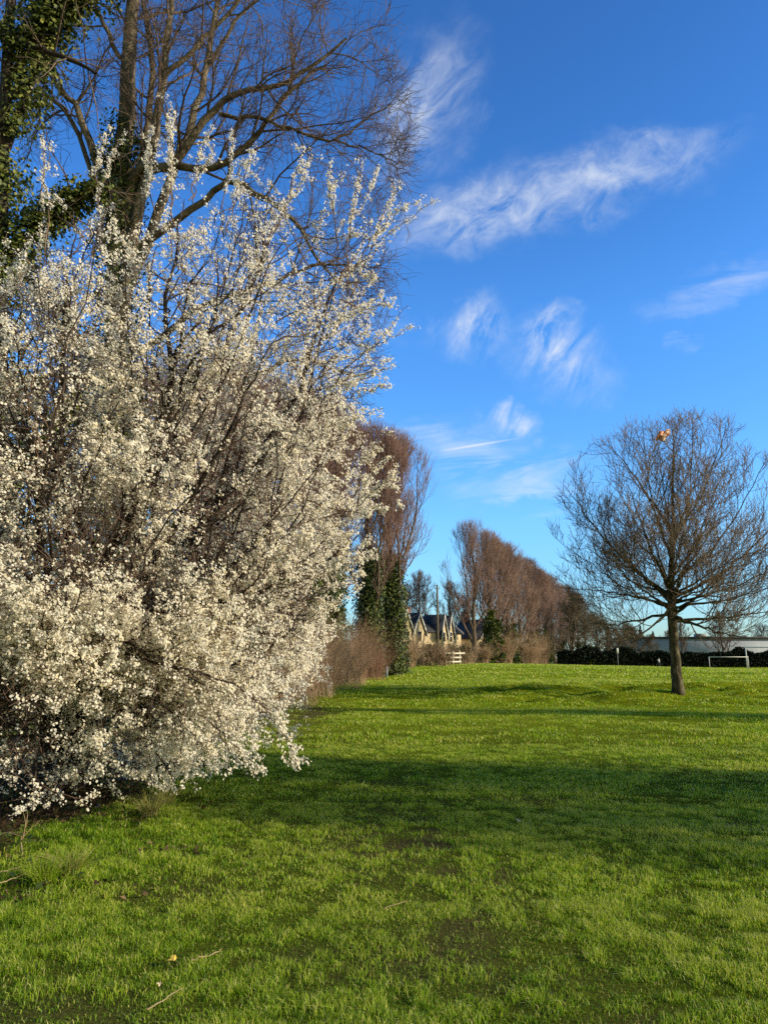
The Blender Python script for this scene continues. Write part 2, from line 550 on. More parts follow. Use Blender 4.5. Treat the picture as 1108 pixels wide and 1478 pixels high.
def bare_amount(x, y):
    """how bare of grass the ground is, 0..1"""
    n = vn(x * 1.6, y * 1.6, 7)
    n2 = vn(x * 6, y * 6, 8)
    edge = -2.75 - 0.28 * ss((9 - y) / 2) - 0.02 * (y - 8) + 0.35 * (vn(0 * y, y * 0.8, 9) - 0.5) + 2.9 * ss((y - 30) / 40)
    under = ss((edge - x) / 0.5) * ss((y - 5.0 - 0.9 * (vn(x, 0 * x, 4) - 0.5)) / 0.7)
    patch = 0.70 * np.exp(-(((x - 0.05) / 0.75) ** 2 + ((y - 7.4) / 1.5) ** 2)) * (0.35 + n2)
    patch2 = 0.6 * np.exp(-(((x - 0.9 + (y - 6) * 0.08) / 0.14) ** 2)) * (y < 6.5) * n2
    track = 0.27 * np.exp(-(((x - 0.75 + 0.10 * (y - 4) + 0.25 * (vn(0 * y, y * 0.7, 6) - 0.5)) / 0.42) ** 2)) * ss((12.5 - y) / 4) * ss((n2 - 0.2) / 0.5)
    path = 0.9 * np.exp(-(((x + 2.3) / 1.0) ** 2 + ((y - 23) / 5.5) ** 2)) * (0.4 + n2)
    spots = 0.4 * ss((n - 0.70) / 0.12) * ss((14 - y) / 6)
    return np.clip(under + patch + patch2 + track + path + spots, 0, 1)


def build_ground():
    xs = axis(-1500, 1500, -26, 34, 0.34, 1.14)
    ys = axis(-60, 2200, 1.5, 46, 0.28, 1.05)
    X, Y = np.meshgrid(xs, ys)
    Z = gz(X, Y)
    V = np.stack([X, Y, Z], -1).reshape(-1, 3)
    ny, nx = X.shape
    I = np.arange(ny * nx).reshape(ny, nx)
    Q = np.stack([I[:-1, :-1], I[:-1, 1:], I[1:, 1:], I[1:, :-1]], -1).reshape(-1, 4)
    B = bare_amount(X, Y).ravel()
    o = mesh_np('ground', V, [Q], M['ground'], smooth=True, extra={'bare': B, 'thatch': (0.9 * (1 - ss((Y - 9) / 16)) * (np.abs(X) < 0.6 * np.abs(Y) + 3)).ravel()})
    tag(o, kind='structure')


build_ground()


def build_grass():
    r = np.random.RandomState(21)
    zones = [  # y0, y1, per m2, height, width, verts
        (2.9, 5.5, 10500, 0.041, 0.0038),
        (5.5, 9.0, 5800, 0.041, 0.0055),
        (9.0, 15.0, 1800, 0.042, 0.0095),
        (15.0, 26.0, 330, 0.055, 0.016),
        (26.0, 48.0, 85, 0.075, 0.034),
        (48.0, 95.0, 16, 0.10, 0.08)]
    Vs, Q4, T3, tones, n0 = [], [], [], [], 0
    for (y0, y1, dens, h0, w0) in zones:
        xm = 0.56 * y1 + 1.2
        n = int(dens * (y1 - y0) * 2 * xm)
        y = y0 + (y1 - y0) * r.rand(n)
        x = (r.rand(n) * 2 - 1) * xm
        keep = np.abs(x) < 0.56 * y + 1.2
        keep &= r.rand(n) > np.clip(bare_amount(x, y) * 1.15, 0, 0.97)
        # tufted growth
        sc = 9.0 if y1 < 12 else (5.0 if y1 < 20 else 2.2)
        clump = ss((vn(x * sc, y * sc, 11) * 0.6 + vn(x * sc / 2.7, y * sc / 2.7, 12) * 0.4 - 0.22) / 0.5)
        keep &= r.rand(n) < 0.42 + 0.78 * clump
        x, y, clump = x[keep], y[keep], clump[keep]
        n = len(x)
        big = vn(x * 0.55, y * 0.55, 13)
        left = ss((-1.2 - x + 0.25 * (y - 6)) / 1.2) * ss((9 - y) / 3)      # lusher, greener by the tree
        h = h0 * (0.45 + 0.75 * r.rand(n)) * (0.62 + 0.75 * clump) * (0.75 + 0.5 * big) * (1 + 0.45 * left)
        w = w0 * (0.6 + 0.7 * r.rand(n))
        az = r.rand(n) * 6.283
        la = r.rand(n) * 6.283
        lean = np.clip(0.35 + 0.75 * r.rand(n) + 0.3 * r.randn(n), 0.02, 1.9)
        side = np.stack([np.cos(az), np.sin(az), 0 * az], 1)
        ld = np.stack([np.cos(la), np.sin(la), 0 * la], 1)
        B = np.stack([x, y, gz(x, y) - 0.004], 1)
        mid = B + ld * (h * lean * 0.32)[:, None] + np.stack([0 * h, 0 * h, h * 0.6], 1)
        tip = B + ld * (h * lean * 1.05)[:, None] + np.stack([0 * h, 0 * h, h * (1.02 - 0.32 * lean)], 1)
        ws = (side * w[:, None])
        V = np.stack([B - ws * 0.5, B + ws * 0.5, mid + ws * 0.42, mid - ws * 0.42, tip], 1).reshape(-1, 3)
        I = np.arange(n) * 5 + n0
        Q4.append(np.stack([I, I + 1, I + 2, I + 3], 1))
        T3.append(np.stack([I + 3, I + 2, I + 4], 1))
        tone = 0.30 + 0.20 * vn(x * 1.1, y * 1.1, 14) + 0.22 * (vn(x * 0.28, y * 0.75, 16) - 0.3) + 0.34 * (clump - 0.5) + (0.17 if y1 < 16 else 0.07) * r.randn(n) - 0.12 * left + 0.12 * ss((x - 0.4) / 3) * ss((9 - y) / 3) + 0.10 * ss((y - 24) / 10) - 0.30 * ss((y - 26) / 3) * (1 - ss((y - 34) / 3)) * ss((x - 2) / 5) * vn(x / 1.1, y / 0.8, 17)  # last term: shade among the bank's tufts, put into the blade tone
        dead = r.rand(n) < (0.05 + 0.18 * vn(x * 0.9, y * 0.9, 15)) * (1 - 0.6 * left)
        tone = np.where(dead, 0.86 + 0.14 * r.rand(n), np.clip(tone, 0, 0.84))
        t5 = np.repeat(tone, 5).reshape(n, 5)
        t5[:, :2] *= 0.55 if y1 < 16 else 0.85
        tones.append(t5.ravel())
        Vs.append(V)
        n0 += 5 * n
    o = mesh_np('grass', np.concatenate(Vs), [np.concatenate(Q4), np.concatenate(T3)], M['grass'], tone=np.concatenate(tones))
    tag(o, 'short rough green grass of the park field with straw blades', 'grass', kind='stuff')


build_grass()


# ------------------------------------------------------------------ blossom tree
def blossom_tree():
    r = np.random.RandomState(3)
    base = gp(-4.0, 9.6, -0.05)
    root = thing('blossom_tree', 'large white flowering plum tree with low spreading branches beside the grass', 'tree', base)
    # outline on the field side, read off as height against reach
    ol = [(330, 190), (430, 240), (505, 300), (545, 370), (545, 430), (525, 520), (535, 600), (540, 660), (520, 740), (505, 820), (485, 880), (470, 950), (440, 1010), (415, 1060), (390, 1105), (270, 1150), (150, 1195)]
    pr = np.array([at(px, py, 9.2) for px, py in ol])
    zs, xr = pr[::-1, 2], pr[::-1, 0] - base[0]

    def reach(z):
        return np.interp(z, zs, xr, left=xr[-1] * 0.0 + 0.5, right=0.3)

    rx, ry = np.array([q[0] for q in ol]), np.array([q[1] for q in ol])
    tx, ty = np.array([-400, -100, 0, 60, 150, 250, 330, 430, 505, 545, 620]), np.array([450, 370, 320, 280, 235, 200, 205, 250, 310, 365, 430])

    def env(p):
        dx, dy, dz = p[:, 0], p[:, 1], p[:, 2] - 1.65
        cs, sn = math.cos(PITCH), math.sin(PITCH)
        dep = dy * cs + dz * sn
        qx = CX + F * dx / dep
        qy = CY - F * (-dy * sn + dz * cs) / dep
        rag = 105 * (vn(qy / 42 + dy, dy * 1.5, 51) - 0.62)
        ok = (qx < np.interp(qy, ry, rx) + 10 + rag) & (qy > np.interp(qx, tx, ty) + 78 + 150 * (vn(qx / 32 + dy, dy * 1.5, 52) - 0.5))
        ok &= np.abs(dy - base[1]) < 3.3 * np.sqrt(np.clip(1.02 - ((p[:, 2] - 3.4) / 6.0) ** 2, 0.02, 1))
        return ok & (dx > base[0] - 4.6) & (p[:, 2] > gz(dx, dy) + 0.12)

    # stems
    stems_px = [
        ([(95, 1085, 9.6), (100, 960, 9.5), (130, 850, 9.2), (215, 690, 8.8), (246, 560, 8.6), (240, 430, 8.5), (256, 350, 8.5), (266, 285, 8.5)], 0.075),
        ([(90, 1085, 9.6), (98, 940, 9.6), (105, 800, 9.2), (88, 690, 8.9), (90, 560, 8.7), (95, 420, 8.6), (102, 370, 8.6), (112, 325, 8.6)], 0.07),
        ([(95, 1085, 9.6), (150, 930, 9.6), (250, 800, 9.5), (350, 690, 9.4), (430, 560, 9.3), (468, 450, 9.2), (500, 380, 9.2)], 0.08),
        ([(95, 1085, 9.6), (120, 900, 9.9), (190, 740, 10.2), (300, 560, 10.4), (370, 400, 10.4), (400, 270, 10.3)], 0.08),
        ([(90, 1085, 9.6), (60, 940, 9.7), (0, 760, 9.5), (-60, 560, 9.3), (-80, 380, 9.2)], 0.08),
        ([(95, 1085, 9.6), (100, 1000, 9.3), (160, 935, 8.9), (270, 890, 8.7), (400, 840, 8.6), (490, 800, 8.6)], 0.06),
        ([(90, 1085, 9.6), (60, 1000, 9.0), (110, 940, 8.2), (240, 960, 7.8), (330, 985, 7.8), (385, 1030, 7.8)], 0.032),
        ([(90, 1085, 9.6), (40, 985, 8.9), (-40, 930, 8.0), (-120, 900, 7.4)], 0.06),
        ([(90, 1085, 9.6), (80, 950, 8.9), (60, 780, 8.0), (40, 620, 7.3), (20, 480, 7.1)], 0.06),
        ([(95, 1085, 9.6), (180, 960, 10.4), (330, 860, 11.4), (470, 760, 12.0)], 0.06),
        ([(95, 1085, 9.6), (170, 900, 9.1), (260, 750, 8.2), (340, 600, 7.6), (400, 480, 7.5)], 0.06),
    ]
    K = 22
    SP, SR = [], []
    for pts, r0 in stems_px:
        w = [at(*p) - base for p in pts]
        w[0] = np.array([0.12 * r.randn(), 0.12 * r.randn(), -0.1])
        SP.append(smooth_line(w, K, 0.02, r))
        SR.append(taper(K, r0 * 1.15, 0.004, 0.05, 0.8))
    SP, SR = np.array(SP), np.array(SR)
    parts = [tubes(SP, SR, 7)]
    # limbs that fill the outline
    LP, LR = [], []
    top = zs[-1]
    for i in range(288):
        z = 0.35 + (top - 0.5) * ((i * 0.618034) % 1.0) ** 1.02
        if i % 5 == 0:
            z = r.uniform(0.3, 2.6)
        az = r.uniform(-2.7, 1.35) if i % 5 else r.uniform(-2.2, 0.5)
        edge = i % 5 == 1
        if edge:                                           # the side that stands out against the sky
            az = r.uniform(-0.75, 0.55)                     # mostly the sides the photograph can see
        rr = reach(z) * (r.uniform(0.86, 1.04) if edge else r.uniform(0.45, 1.0) ** 0.8)
        tgt = np.array([rr * math.cos(az), 0.88 * rr * math.sin(az), z - base[2]])
        if i >= 260:                                       # the near face over the main stems
            tgt = at(r.uniform(-30, 240), r.uniform(540, 900), r.uniform(6.7, 8.4)) - base
            z = tgt[2] + base[2]
        zz = max(0.25, tgt[2] * r.uniform(0.35, 0.72) if z > 1.6 else r.uniform(0.6, 1.6))
        # nearest stem point around that height
        d = np.linalg.norm((SP - np.array([tgt[0] * 0.55, tgt[1] * 0.55, zz])), axis=2)
        s, k = np.unravel_index(np.argmin(d + 0.25 * r.rand(*d.shape)), d.shape)
        p0 = SP[s, k]
        for _ in range(8):
            if env((tgt + base)[None])[0]:
                break
            tgt = tgt * np.array([0.93, 0.93, 0.95])
        if np.linalg.norm(tgt - p0) < 0.5:
            continue
        hor = tgt - p0
        mid = p0 + hor * 0.5 + np.array([0, 0, (0.22 if z < 1.8 else -0.10) * np.linalg.norm(hor)]) + r.randn(3) * 0.26
        LP.append(smooth_line([p0, mid, tgt + r.randn(3) * 0.1], 12, 0.03, r))
        LR.append(taper(12, min(SR[s, k] * 0.6, 0.022), 0.005))
    LP, LR = np.array(LP), np.array(LR)
    parts.append(tubes(LP, LR, 5))
    V, Fq = join(parts)
    mesh_np('trunk', V, Fq, M['bark_dark'], root, smooth=True)

    def envl(p):
        return env(p + base)
    A, AR = spawn(LP, LR, 9, 0.15, 1.0, 58, 18, 0.75, r, ratio=0.6, rmax=0.010, tip=0.003, npts=7, wob=0.22, up=0.0, grav=0.02, env=envl)
    A2, A2R = spawn(SP, SR, 30, 0.10, 1.0, 50, 16, 0.9, r, ratio=0.5, rmax=0.011, tip=0.003, npts=7, wob=0.16, up=0.09, env=envl)
    A, AR = np.concatenate([A, A2]), np.concatenate([AR, A2R])
    B, BR = spawn(A, AR, 5, 0.12, 1.0, 55, 18, 0.33, r, ratio=0.6, rmax=0.006, tip=0.0022, npts=5, wob=0.2, up=0.05, env=envl)
    # long straight shoots past the outline on the field side and on top
    sh_px = [((510, 520), (600, 470)), ((470, 420), (560, 360)), ((520, 360), (612, 282)), ((505, 330), (548, 236)), ((540, 350), (585, 262)), ((525, 660), (556, 640)), ((515, 740), (585, 728)), ((520, 720), (572, 680)),
             ((250, 260), (250, 150)), ((285, 255), (300, 195)), ((140, 270), (160, 180)), ((70, 300), (75, 205)), ((340, 280), (365, 215)), ((410, 300), (440, 210)), ((480, 300), (495, 250)), ((210, 280), (215, 200)),
             ((470, 560), (560, 520)), ((480, 470), (550, 430)), ((470, 620), (545, 590)), ((400, 1040), (428, 1105)), ((330, 1060), (375, 1130)), ((440, 900), (520, 850)), ((450, 830), (535, 790))]
    for i in range(17):                                   # loose upright sprays over the top
        px = r.uniform(-60, 520)
        py = np.interp(px, tx, ty) + r.uniform(55, 120)
        sh_px.append(((px, py), (px + r.uniform(-38, 60), py - r.uniform(25, 100))))
    for i in range(26):                                   # and out of the field side
        py = r.uniform(340, 940)
        px = np.interp(py, ry, rx) - r.uniform(10, 50)
        sh_px.append(((px, py), (px + r.uniform(22, 62), py - r.uniform(-12, 50))))
    SH, SHR = [], []
    for a, b in sh_px:
        for rep in range(2 if len(SH) < 50 else 1):
            Yd = 8.9 + 0.3 * r.randn() if a[1] < 1000 else 7.9 + 0.2 * r.randn()
            j = r.randn(4) * (6 if rep else 0) * np.array([1, 1, 2, 2])
            p, q = at(a[0] + j[0], a[1] + j[1], Yd) - base, at(b[0] + j[2], b[1] + j[3], Yd - 0.15 * r.rand()) - base
            SH.append(smooth_line([p - (q - p) * 0.8 + r.randn(3) * 0.12, p, 0.5 * (p + q) + r.randn(3) * 0.05, q], 14, 0.02, r))
            SHR.append(taper(14, 0.009, 0.003))
    SH, SHR = np.array(SH), np.array(SHR)
    C, CR = spawn(SH, SHR, 7, 0.25, 0.95, 46, 16, 0.15, r, ratio=0.6, rmax=0.004, tip=0.002, npts=5, wob=0.12, up=0.06)
    V, Fq = join([tubes(A, AR, 4), tubes(B, BR, 3), tubes(SH, SHR, 4), tubes(C, CR, 3)])
    mesh_np('twigs', V, Fq, M['twig_plum'], root)

    # flowers sit in tight clusters along the twigs
    def nodes_on(P, per_m, t0=0.0):
        Lg = np.linalg.norm(np.diff(P, axis=1), axis=2).sum(1)
        cnt = r.poisson(Lg * per_m)
        row = np.repeat(np.arange(len(P)), cnt)
        t = t0 + (1 - t0) * r.rand(len(row))
        x = np.clip(t * (P.shape[1] - 1), 0, P.shape[1] - 1.001)
        i = x.astype(int)
        f = (x - i)[:, None]
        return P[row, i] * (1 - f) + P[row, i + 1] * f, nrm(P[row, i + 1] - P[row, i])
    pts = [nodes_on(A, 17, 0.3), nodes_on(B, 38, 0.12), nodes_on(SH, 44, 0.3), nodes_on(C, 40)]
    S = np.concatenate([p[0] for p in pts])
    T = np.concatenate([p[1] for p in pts])
    gap = vn(S[:, 0] * 1.7 + S[:, 1] * 0.6, S[:, 2] * 1.7 + S[:, 1] * 0.4, 21)
    keep = r.rand(len(S)) < np.clip(-0.44 + 2.05 * gap, 0.02, 1) * np.clip(1.15 - 0.07 * S[:, 2], 0.5, 1)
    ns = len(pts[0][0]) + len(pts[1][0])
    g2 = vn(S[ns:, 2] * 7 + S[ns:, 0] * 3, S[ns:, 0] * 9 + S[ns:, 1] * 7, 22)
    keep[ns:] = r.rand(len(S) - ns) < np.clip(-0.25 + 2.2 * g2, 0.05, 1)
    S, T = S[keep], T[keep]
    k = r.randint(2, 6, size=len(S))
    S, T = np.repeat(S, k, 0), np.repeat(T, k, 0)
    n = len(S)
    side = nrm(np.cross(T, r.randn(n, 3)))
    off = 0.012 + 0.026 * r.rand(n)
    Cc = S + side * off[:, None] + T * (0.012 * r.randn(n))[:, None]
    sv = np.array([math.cos(SUN_EL) * math.cos(SUN_AZ), math.cos(SUN_EL) * math.sin(SUN_AZ), math.sin(SUN_EL)])
    outw = nrm(Cc * np.array([1, 1, 0.3]))                 # flowers face out of the crown and towards the light
    Nn = nrm(0.65 * side + 0.5 * r.randn(n, 3) + 0.85 * sv + 0.35 * outw)
    size = 0.0112 * (0.55 + 0.85 * r.rand(n))
    x = nrm(np.cross(Nn, r.randn(n, 3)))
    y = np.cross(Nn, x)
    an = np.arange(5) * 2 * math.pi / 5
    rim = Cc[:, None, :] + size[:, None, None] * (np.cos(an)[None, :, None] * x[:, None, :] + np.sin(an)[None, :, None] * y[:, None, :] + 0.30 * Nn[:, None, :] * (0.4 + r.rand(n, 5, 1)))
    V = np.concatenate([Cc[:, None, :], rim], 1).reshape(-1, 3)
    I = np.arange(n)[:, None] * 6
    tri = np.concatenate([np.stack([I[:, 0], I[:, 0] + 1 + a, I[:, 0] + 1 + (a + 1) % 5], 1) for a in range(5)])
    tone = np.repeat(np.clip(0.62 + 0.25 * r.randn(n), 0, 1), 6).reshape(n, 6)
    tone[:, 0] *= 0.35
    print('blossoms', n, 'twigs', len(B))
    o = mesh_np('blossom', V, [tri], M['blossom'], root, tone=tone.ravel())
    # a few opening leaf buds
    nb = 5000
    j = r.randint(n, size=nb)
    V, Q = leaves(Cc[j] + 0.01 * r.randn(nb, 3), r.randn(nb, 3), 0.018, r, 0.5)
    mesh_np('young_leaves', V, [Q], M['bud'], root, tone=tone4(nb, r))
    return root


blossom_tree()


# ------------------------------------------------------------------ tall bare tree behind the blossom
def tall_tree():
    r = np.random.RandomState(8)
    Y0 = 16.0
    p0 = at(175, 1010, Y0)
    base = gp(p0[0], Y0, -0.1)
    root = thing('tall_tree', 'tall bare tree with several grey stems rising behind the blossom, filling the top corner', 'tree', base)
    limbs = [  # pixel, pixel, distance ... base radius, tip radius
        ([(175, 1010, 16), (172, 700, 16), (170, 420, 16), (179, 218, 16), (184, 112, 16), (193, 0, 16), (205, -140, 16.2), (225, -280, 16.3)], 0.34, 0.10),
        ([(172, 480, 16), (195, 330, 15.8), (222, 207, 15.6), (235, 112, 15.5), (243, 30, 15.4), (250, -90, 15.2)], 0.17, 0.05),
        ([(172, 430, 16), (198, 260, 16.3), (216, 160, 16.5), (220, 70, 16.6), (200, -20, 16.8), (190, -100, 17)], 0.12, 0.04),
        ([(175, 450, 16), (240, 270, 16.4), (276, 185, 16.6), (296, 100, 16.8), (315, 0, 17), (340, -120, 17.2)], 0.14, 0.05),
        ([(180, 330, 16), (200, 246, 15.6), (252, 238, 15.2), (297, 173, 15.0), (336, 140, 14.9), (392, 123, 14.8), (440, 105, 14.7), (500, 60, 14.6)], 0.14, 0.03),
        ([(176, 250, 16), (240, 244, 15.5), (313, 240, 15.2), (358, 208, 15), (392, 165, 14.9), (430, 120, 14.8), (470, 95, 14.8)], 0.12, 0.025),
        ([(318, 165, 15), (370, 172, 14.9), (425, 190, 14.8), (481, 201, 14.7), (530, 172, 14.6), (566, 150, 14.6)], 0.055, 0.012),
        ([(190, 360, 16), (280, 300, 15.5), (335, 262, 15.2), (392, 292, 15), (432, 330, 14.9), (470, 390, 14.8), (500, 420, 14.8)], 0.10, 0.015),
        ([(481, 201, 14.7), (530, 215, 14.6), (560, 235, 14.6), (588, 248, 14.5)], 0.025, 0.008),
        ([(180, 520, 16), (300, 440, 15.6), (390, 410, 15.4), (470, 380, 15.2), (540, 400, 15)], 0.09, 0.015),
        ([(180, 640, 16), (300, 570, 15.8), (420, 520, 15.6), (500, 540, 15.5), (556, 535, 15.4)], 0.08, 0.014),
        ([(172, 330, 16), (123, 185, 15.8), (84, 123, 15.6), (34, 73, 15.4), (-30, 0, 15.2)], 0.11, 0.03),
        ([(172, 360, 16), (100, 170, 16.3), (45, 140, 16.5), (-20, 150, 16.6)], 0.08, 0.02),
        ([(172, 600, 16), (110, 480, 16.3), (40, 400, 16.6), (-40, 300, 17)], 0.10, 0.03),
        ([(235, 112, 15.5), (310, 40, 15.2), (380, -40, 15), (430, -110, 14.8)], 0.07, 0.02),
        ([(296, 100, 16.8), (350, 20, 17), (420, -40, 17.1), (480, -70, 17.2)], 0.06, 0.02),
        ([(184, 100, 16), (140, 20, 15.6), (90, -60, 15.3), (40, -150, 15)], 0.07, 0.02),
        ([(193, 0, 16), (260, -110, 16), (330, -200, 15.9), (400, -260, 15.8)], 0.08, 0.02),
    ]
    K = 20
    P, Q = [], []
    for pts, a, b in limbs:
        w = [at(*p) - base for p in pts]
        if pts[0][1] == 1010:
            w[0] = np.array([0, 0, -0.1])
        P.append(smooth_line(w, K, 0.03, r))
        Q.append(taper(K, a, b, 0.15 if pts[0][1] == 1010 else 0, 0.8))
    P, Q = np.array(P), np.array(Q)
    V, Fq = join([tubes(P[:4], Q[:4], 12), tubes(P[4:], Q[4:], 8)])
    mesh_np('trunk', V, Fq, M['bark_grey'], root, smooth=True)
    zc = 10.0

    def env(p):
        q = p + base
        u, v = q[:, 0] / q[:, 1], (q[:, 2] - 1.65) / q[:, 1]
        d = (p - np.array([0, 0, 14.0])) / np.array([6.3, 6.4, 11.0])
        return (d ** 2).sum(1) < 1.0
    hi = P.copy()
    hi[0] = smooth_line(P[0][9:], K)
    hq = Q.copy()
    hq[0] = np.interp(np.linspace(9, K - 1, K), np.arange(K), Q[0])
    A, AR = spawn(hi, hq, 13, 0.25, 1.0, 46, 16, 2.3, r, lprof=lambda t: 1.15 - 0.5 * t, ratio=0.45, rmax=0.034, tip=0.006, npts=9, wob=0.14, up=0.03, env=env)
    B, BR = spawn(A, AR, 9, 0.15, 1.0, 45, 16, 0.95, r, lprof=lambda t: 1.15 - 0.5 * t, ratio=0.55, rmax=0.015, tip=0.005, npts=7, wob=0.18, up=0.02, env=env)
    C, CR = spawn(B, BR, 7, 0.15, 1.0, 45, 15, 0.45, r, ratio=0.6, rmax=0.007, tip=0.0038, npts=5, wob=0.2, up=0.02)
    V, Fq = join([tubes(A, AR, 5), tubes(B, BR, 4), tubes(C, CR, 3)])
    print('tall twigs', len(C))
    mesh_np('crown', V, Fq, M['twig_grey'], root)
    # ivy on the lower stem and in patches at the fork
    c1, n1 = ivy_on(P[0], Q[0], 15000, r, 0.5, t0=0.0, t1=0.42)
    c2, n2 = ivy_on(P[0], Q[0], 1300, r, 0.5, t0=0.38, t1=0.47)
    c3, n3 = ivy_on(P[13], Q[13], 2500, r, 0.6, t0=0.1, t1=0.9)
    c = np.concatenate([c1, c2, c3])
    nn = np.concatenate([n1, n2, n3])
    V, Qd = leaves(c, nn, 0.05 + 0.05 * r.rand(len(c)), r, 0.9)
    mesh_np('ivy', V, [Qd], M['ivy'], root, tone=tone4(len(c), r))


tall_tree()


def ivy_tree():
    r = np.random.RandomState(9)
    p0 = at(5, 1000, 13.0)
    base = gp(p0[0], 13.0, -0.1)
    root = thing('ivy_tree', 'tree smothered in dark glossy ivy with one bare limb sticking out, behind the blossom', 'tree', base)
    limbs = [
        ([(5, 1050, 13), (0, 800, 13), (-5, 560, 13), (0, 330, 13), (5, 160, 13), (15, 20, 13), (25, -100, 13)], 0.24, 0.07),
        ([(0, 420, 13), (50, 330, 12.9), (100, 290, 12.8), (160, 262, 12.7)], 0.09, 0.03),
        ([(2, 230, 13), (40, 130, 13.1), (60, 50, 13.2), (80, -40, 13.3)], 0.09, 0.03),
        ([(-40, 20, 13), (0, 42, 12.8), (55, 68, 12.6), (100, 85, 12.5), (138, 104, 12.4)], 0.075, 0.03),
        ([(0, 560, 13), (60, 545, 12.8), (130, 540, 12.6), (210, 545, 12.4)], 0.06, 0.02),
        ([(10, 120, 13), (70, 30, 12.8), (110, -10, 12.6), (150, -60, 12.5)], 0.06, 0.02),
        ([(0, 700, 13), (60, 640, 13.4), (110, 560, 13.8), (150, 500, 14)], 0.08, 0.02),
    ]
    K = 18
    P, Q = [], []
    for pts, a, b in limbs:
        P.append(smooth_line([at(*p) - base for p in pts], K, 0.02, r))
        Q.append(taper(K, a, b))
    P, Q = np.array(P), np.array(Q)
    V, Fq = tubes(P, Q, 9)
    mesh_np('trunk', V, [Fq], M['bark_dark'], root, smooth=True)
    A, AR = spawn(P, Q, 9, 0.3, 1.0, 50, 16, 1.5, r, ratio=0.4, rmax=0.02, tip=0.005, npts=7, wob=0.16)
    B, BR = spawn(A, AR, 7, 0.2, 1.0, 45, 16, 0.6, r, ratio=0.5, rmax=0.008, tip=0.0035, npts=6, wob=0.18)
    V, Fq = join([tubes(A, AR, 4), tubes(B, BR, 3)])
    mesh_np('crown', V, Fq, M['twig_grey'], root)
    cs, ns = [], []
    for i, (cnt, th, t0, t1) in enumerate([(9000, 0.5, 0.0, 0.60), (4500, 0.5, 0.05, 0.9), (5200, 0.6, 0.1, 1.0), (500, 0.25, 0.0, 0.3), (800, 0.3, 0, 0.3), (5500, 0.8, 0.1, 1.0), (2500, 0.4, 0, 0.6)]):
        c, n = ivy_on(P[i], Q[i], cnt, r, th, t0=t0, t1=t1)
        cs.append(c)
        ns.append(n)
    c, nn = np.concatenate(cs), np.concatenate(ns)
    V, Qd = leaves(c, nn, 0.05 + 0.055 * r.rand(len(c)), r, 0.9, 0.05)
    mesh_np('ivy', V, [Qd], M['ivy'], root, tone=tone4(len(c), r, 0.68, 0.25))


ivy_tree()


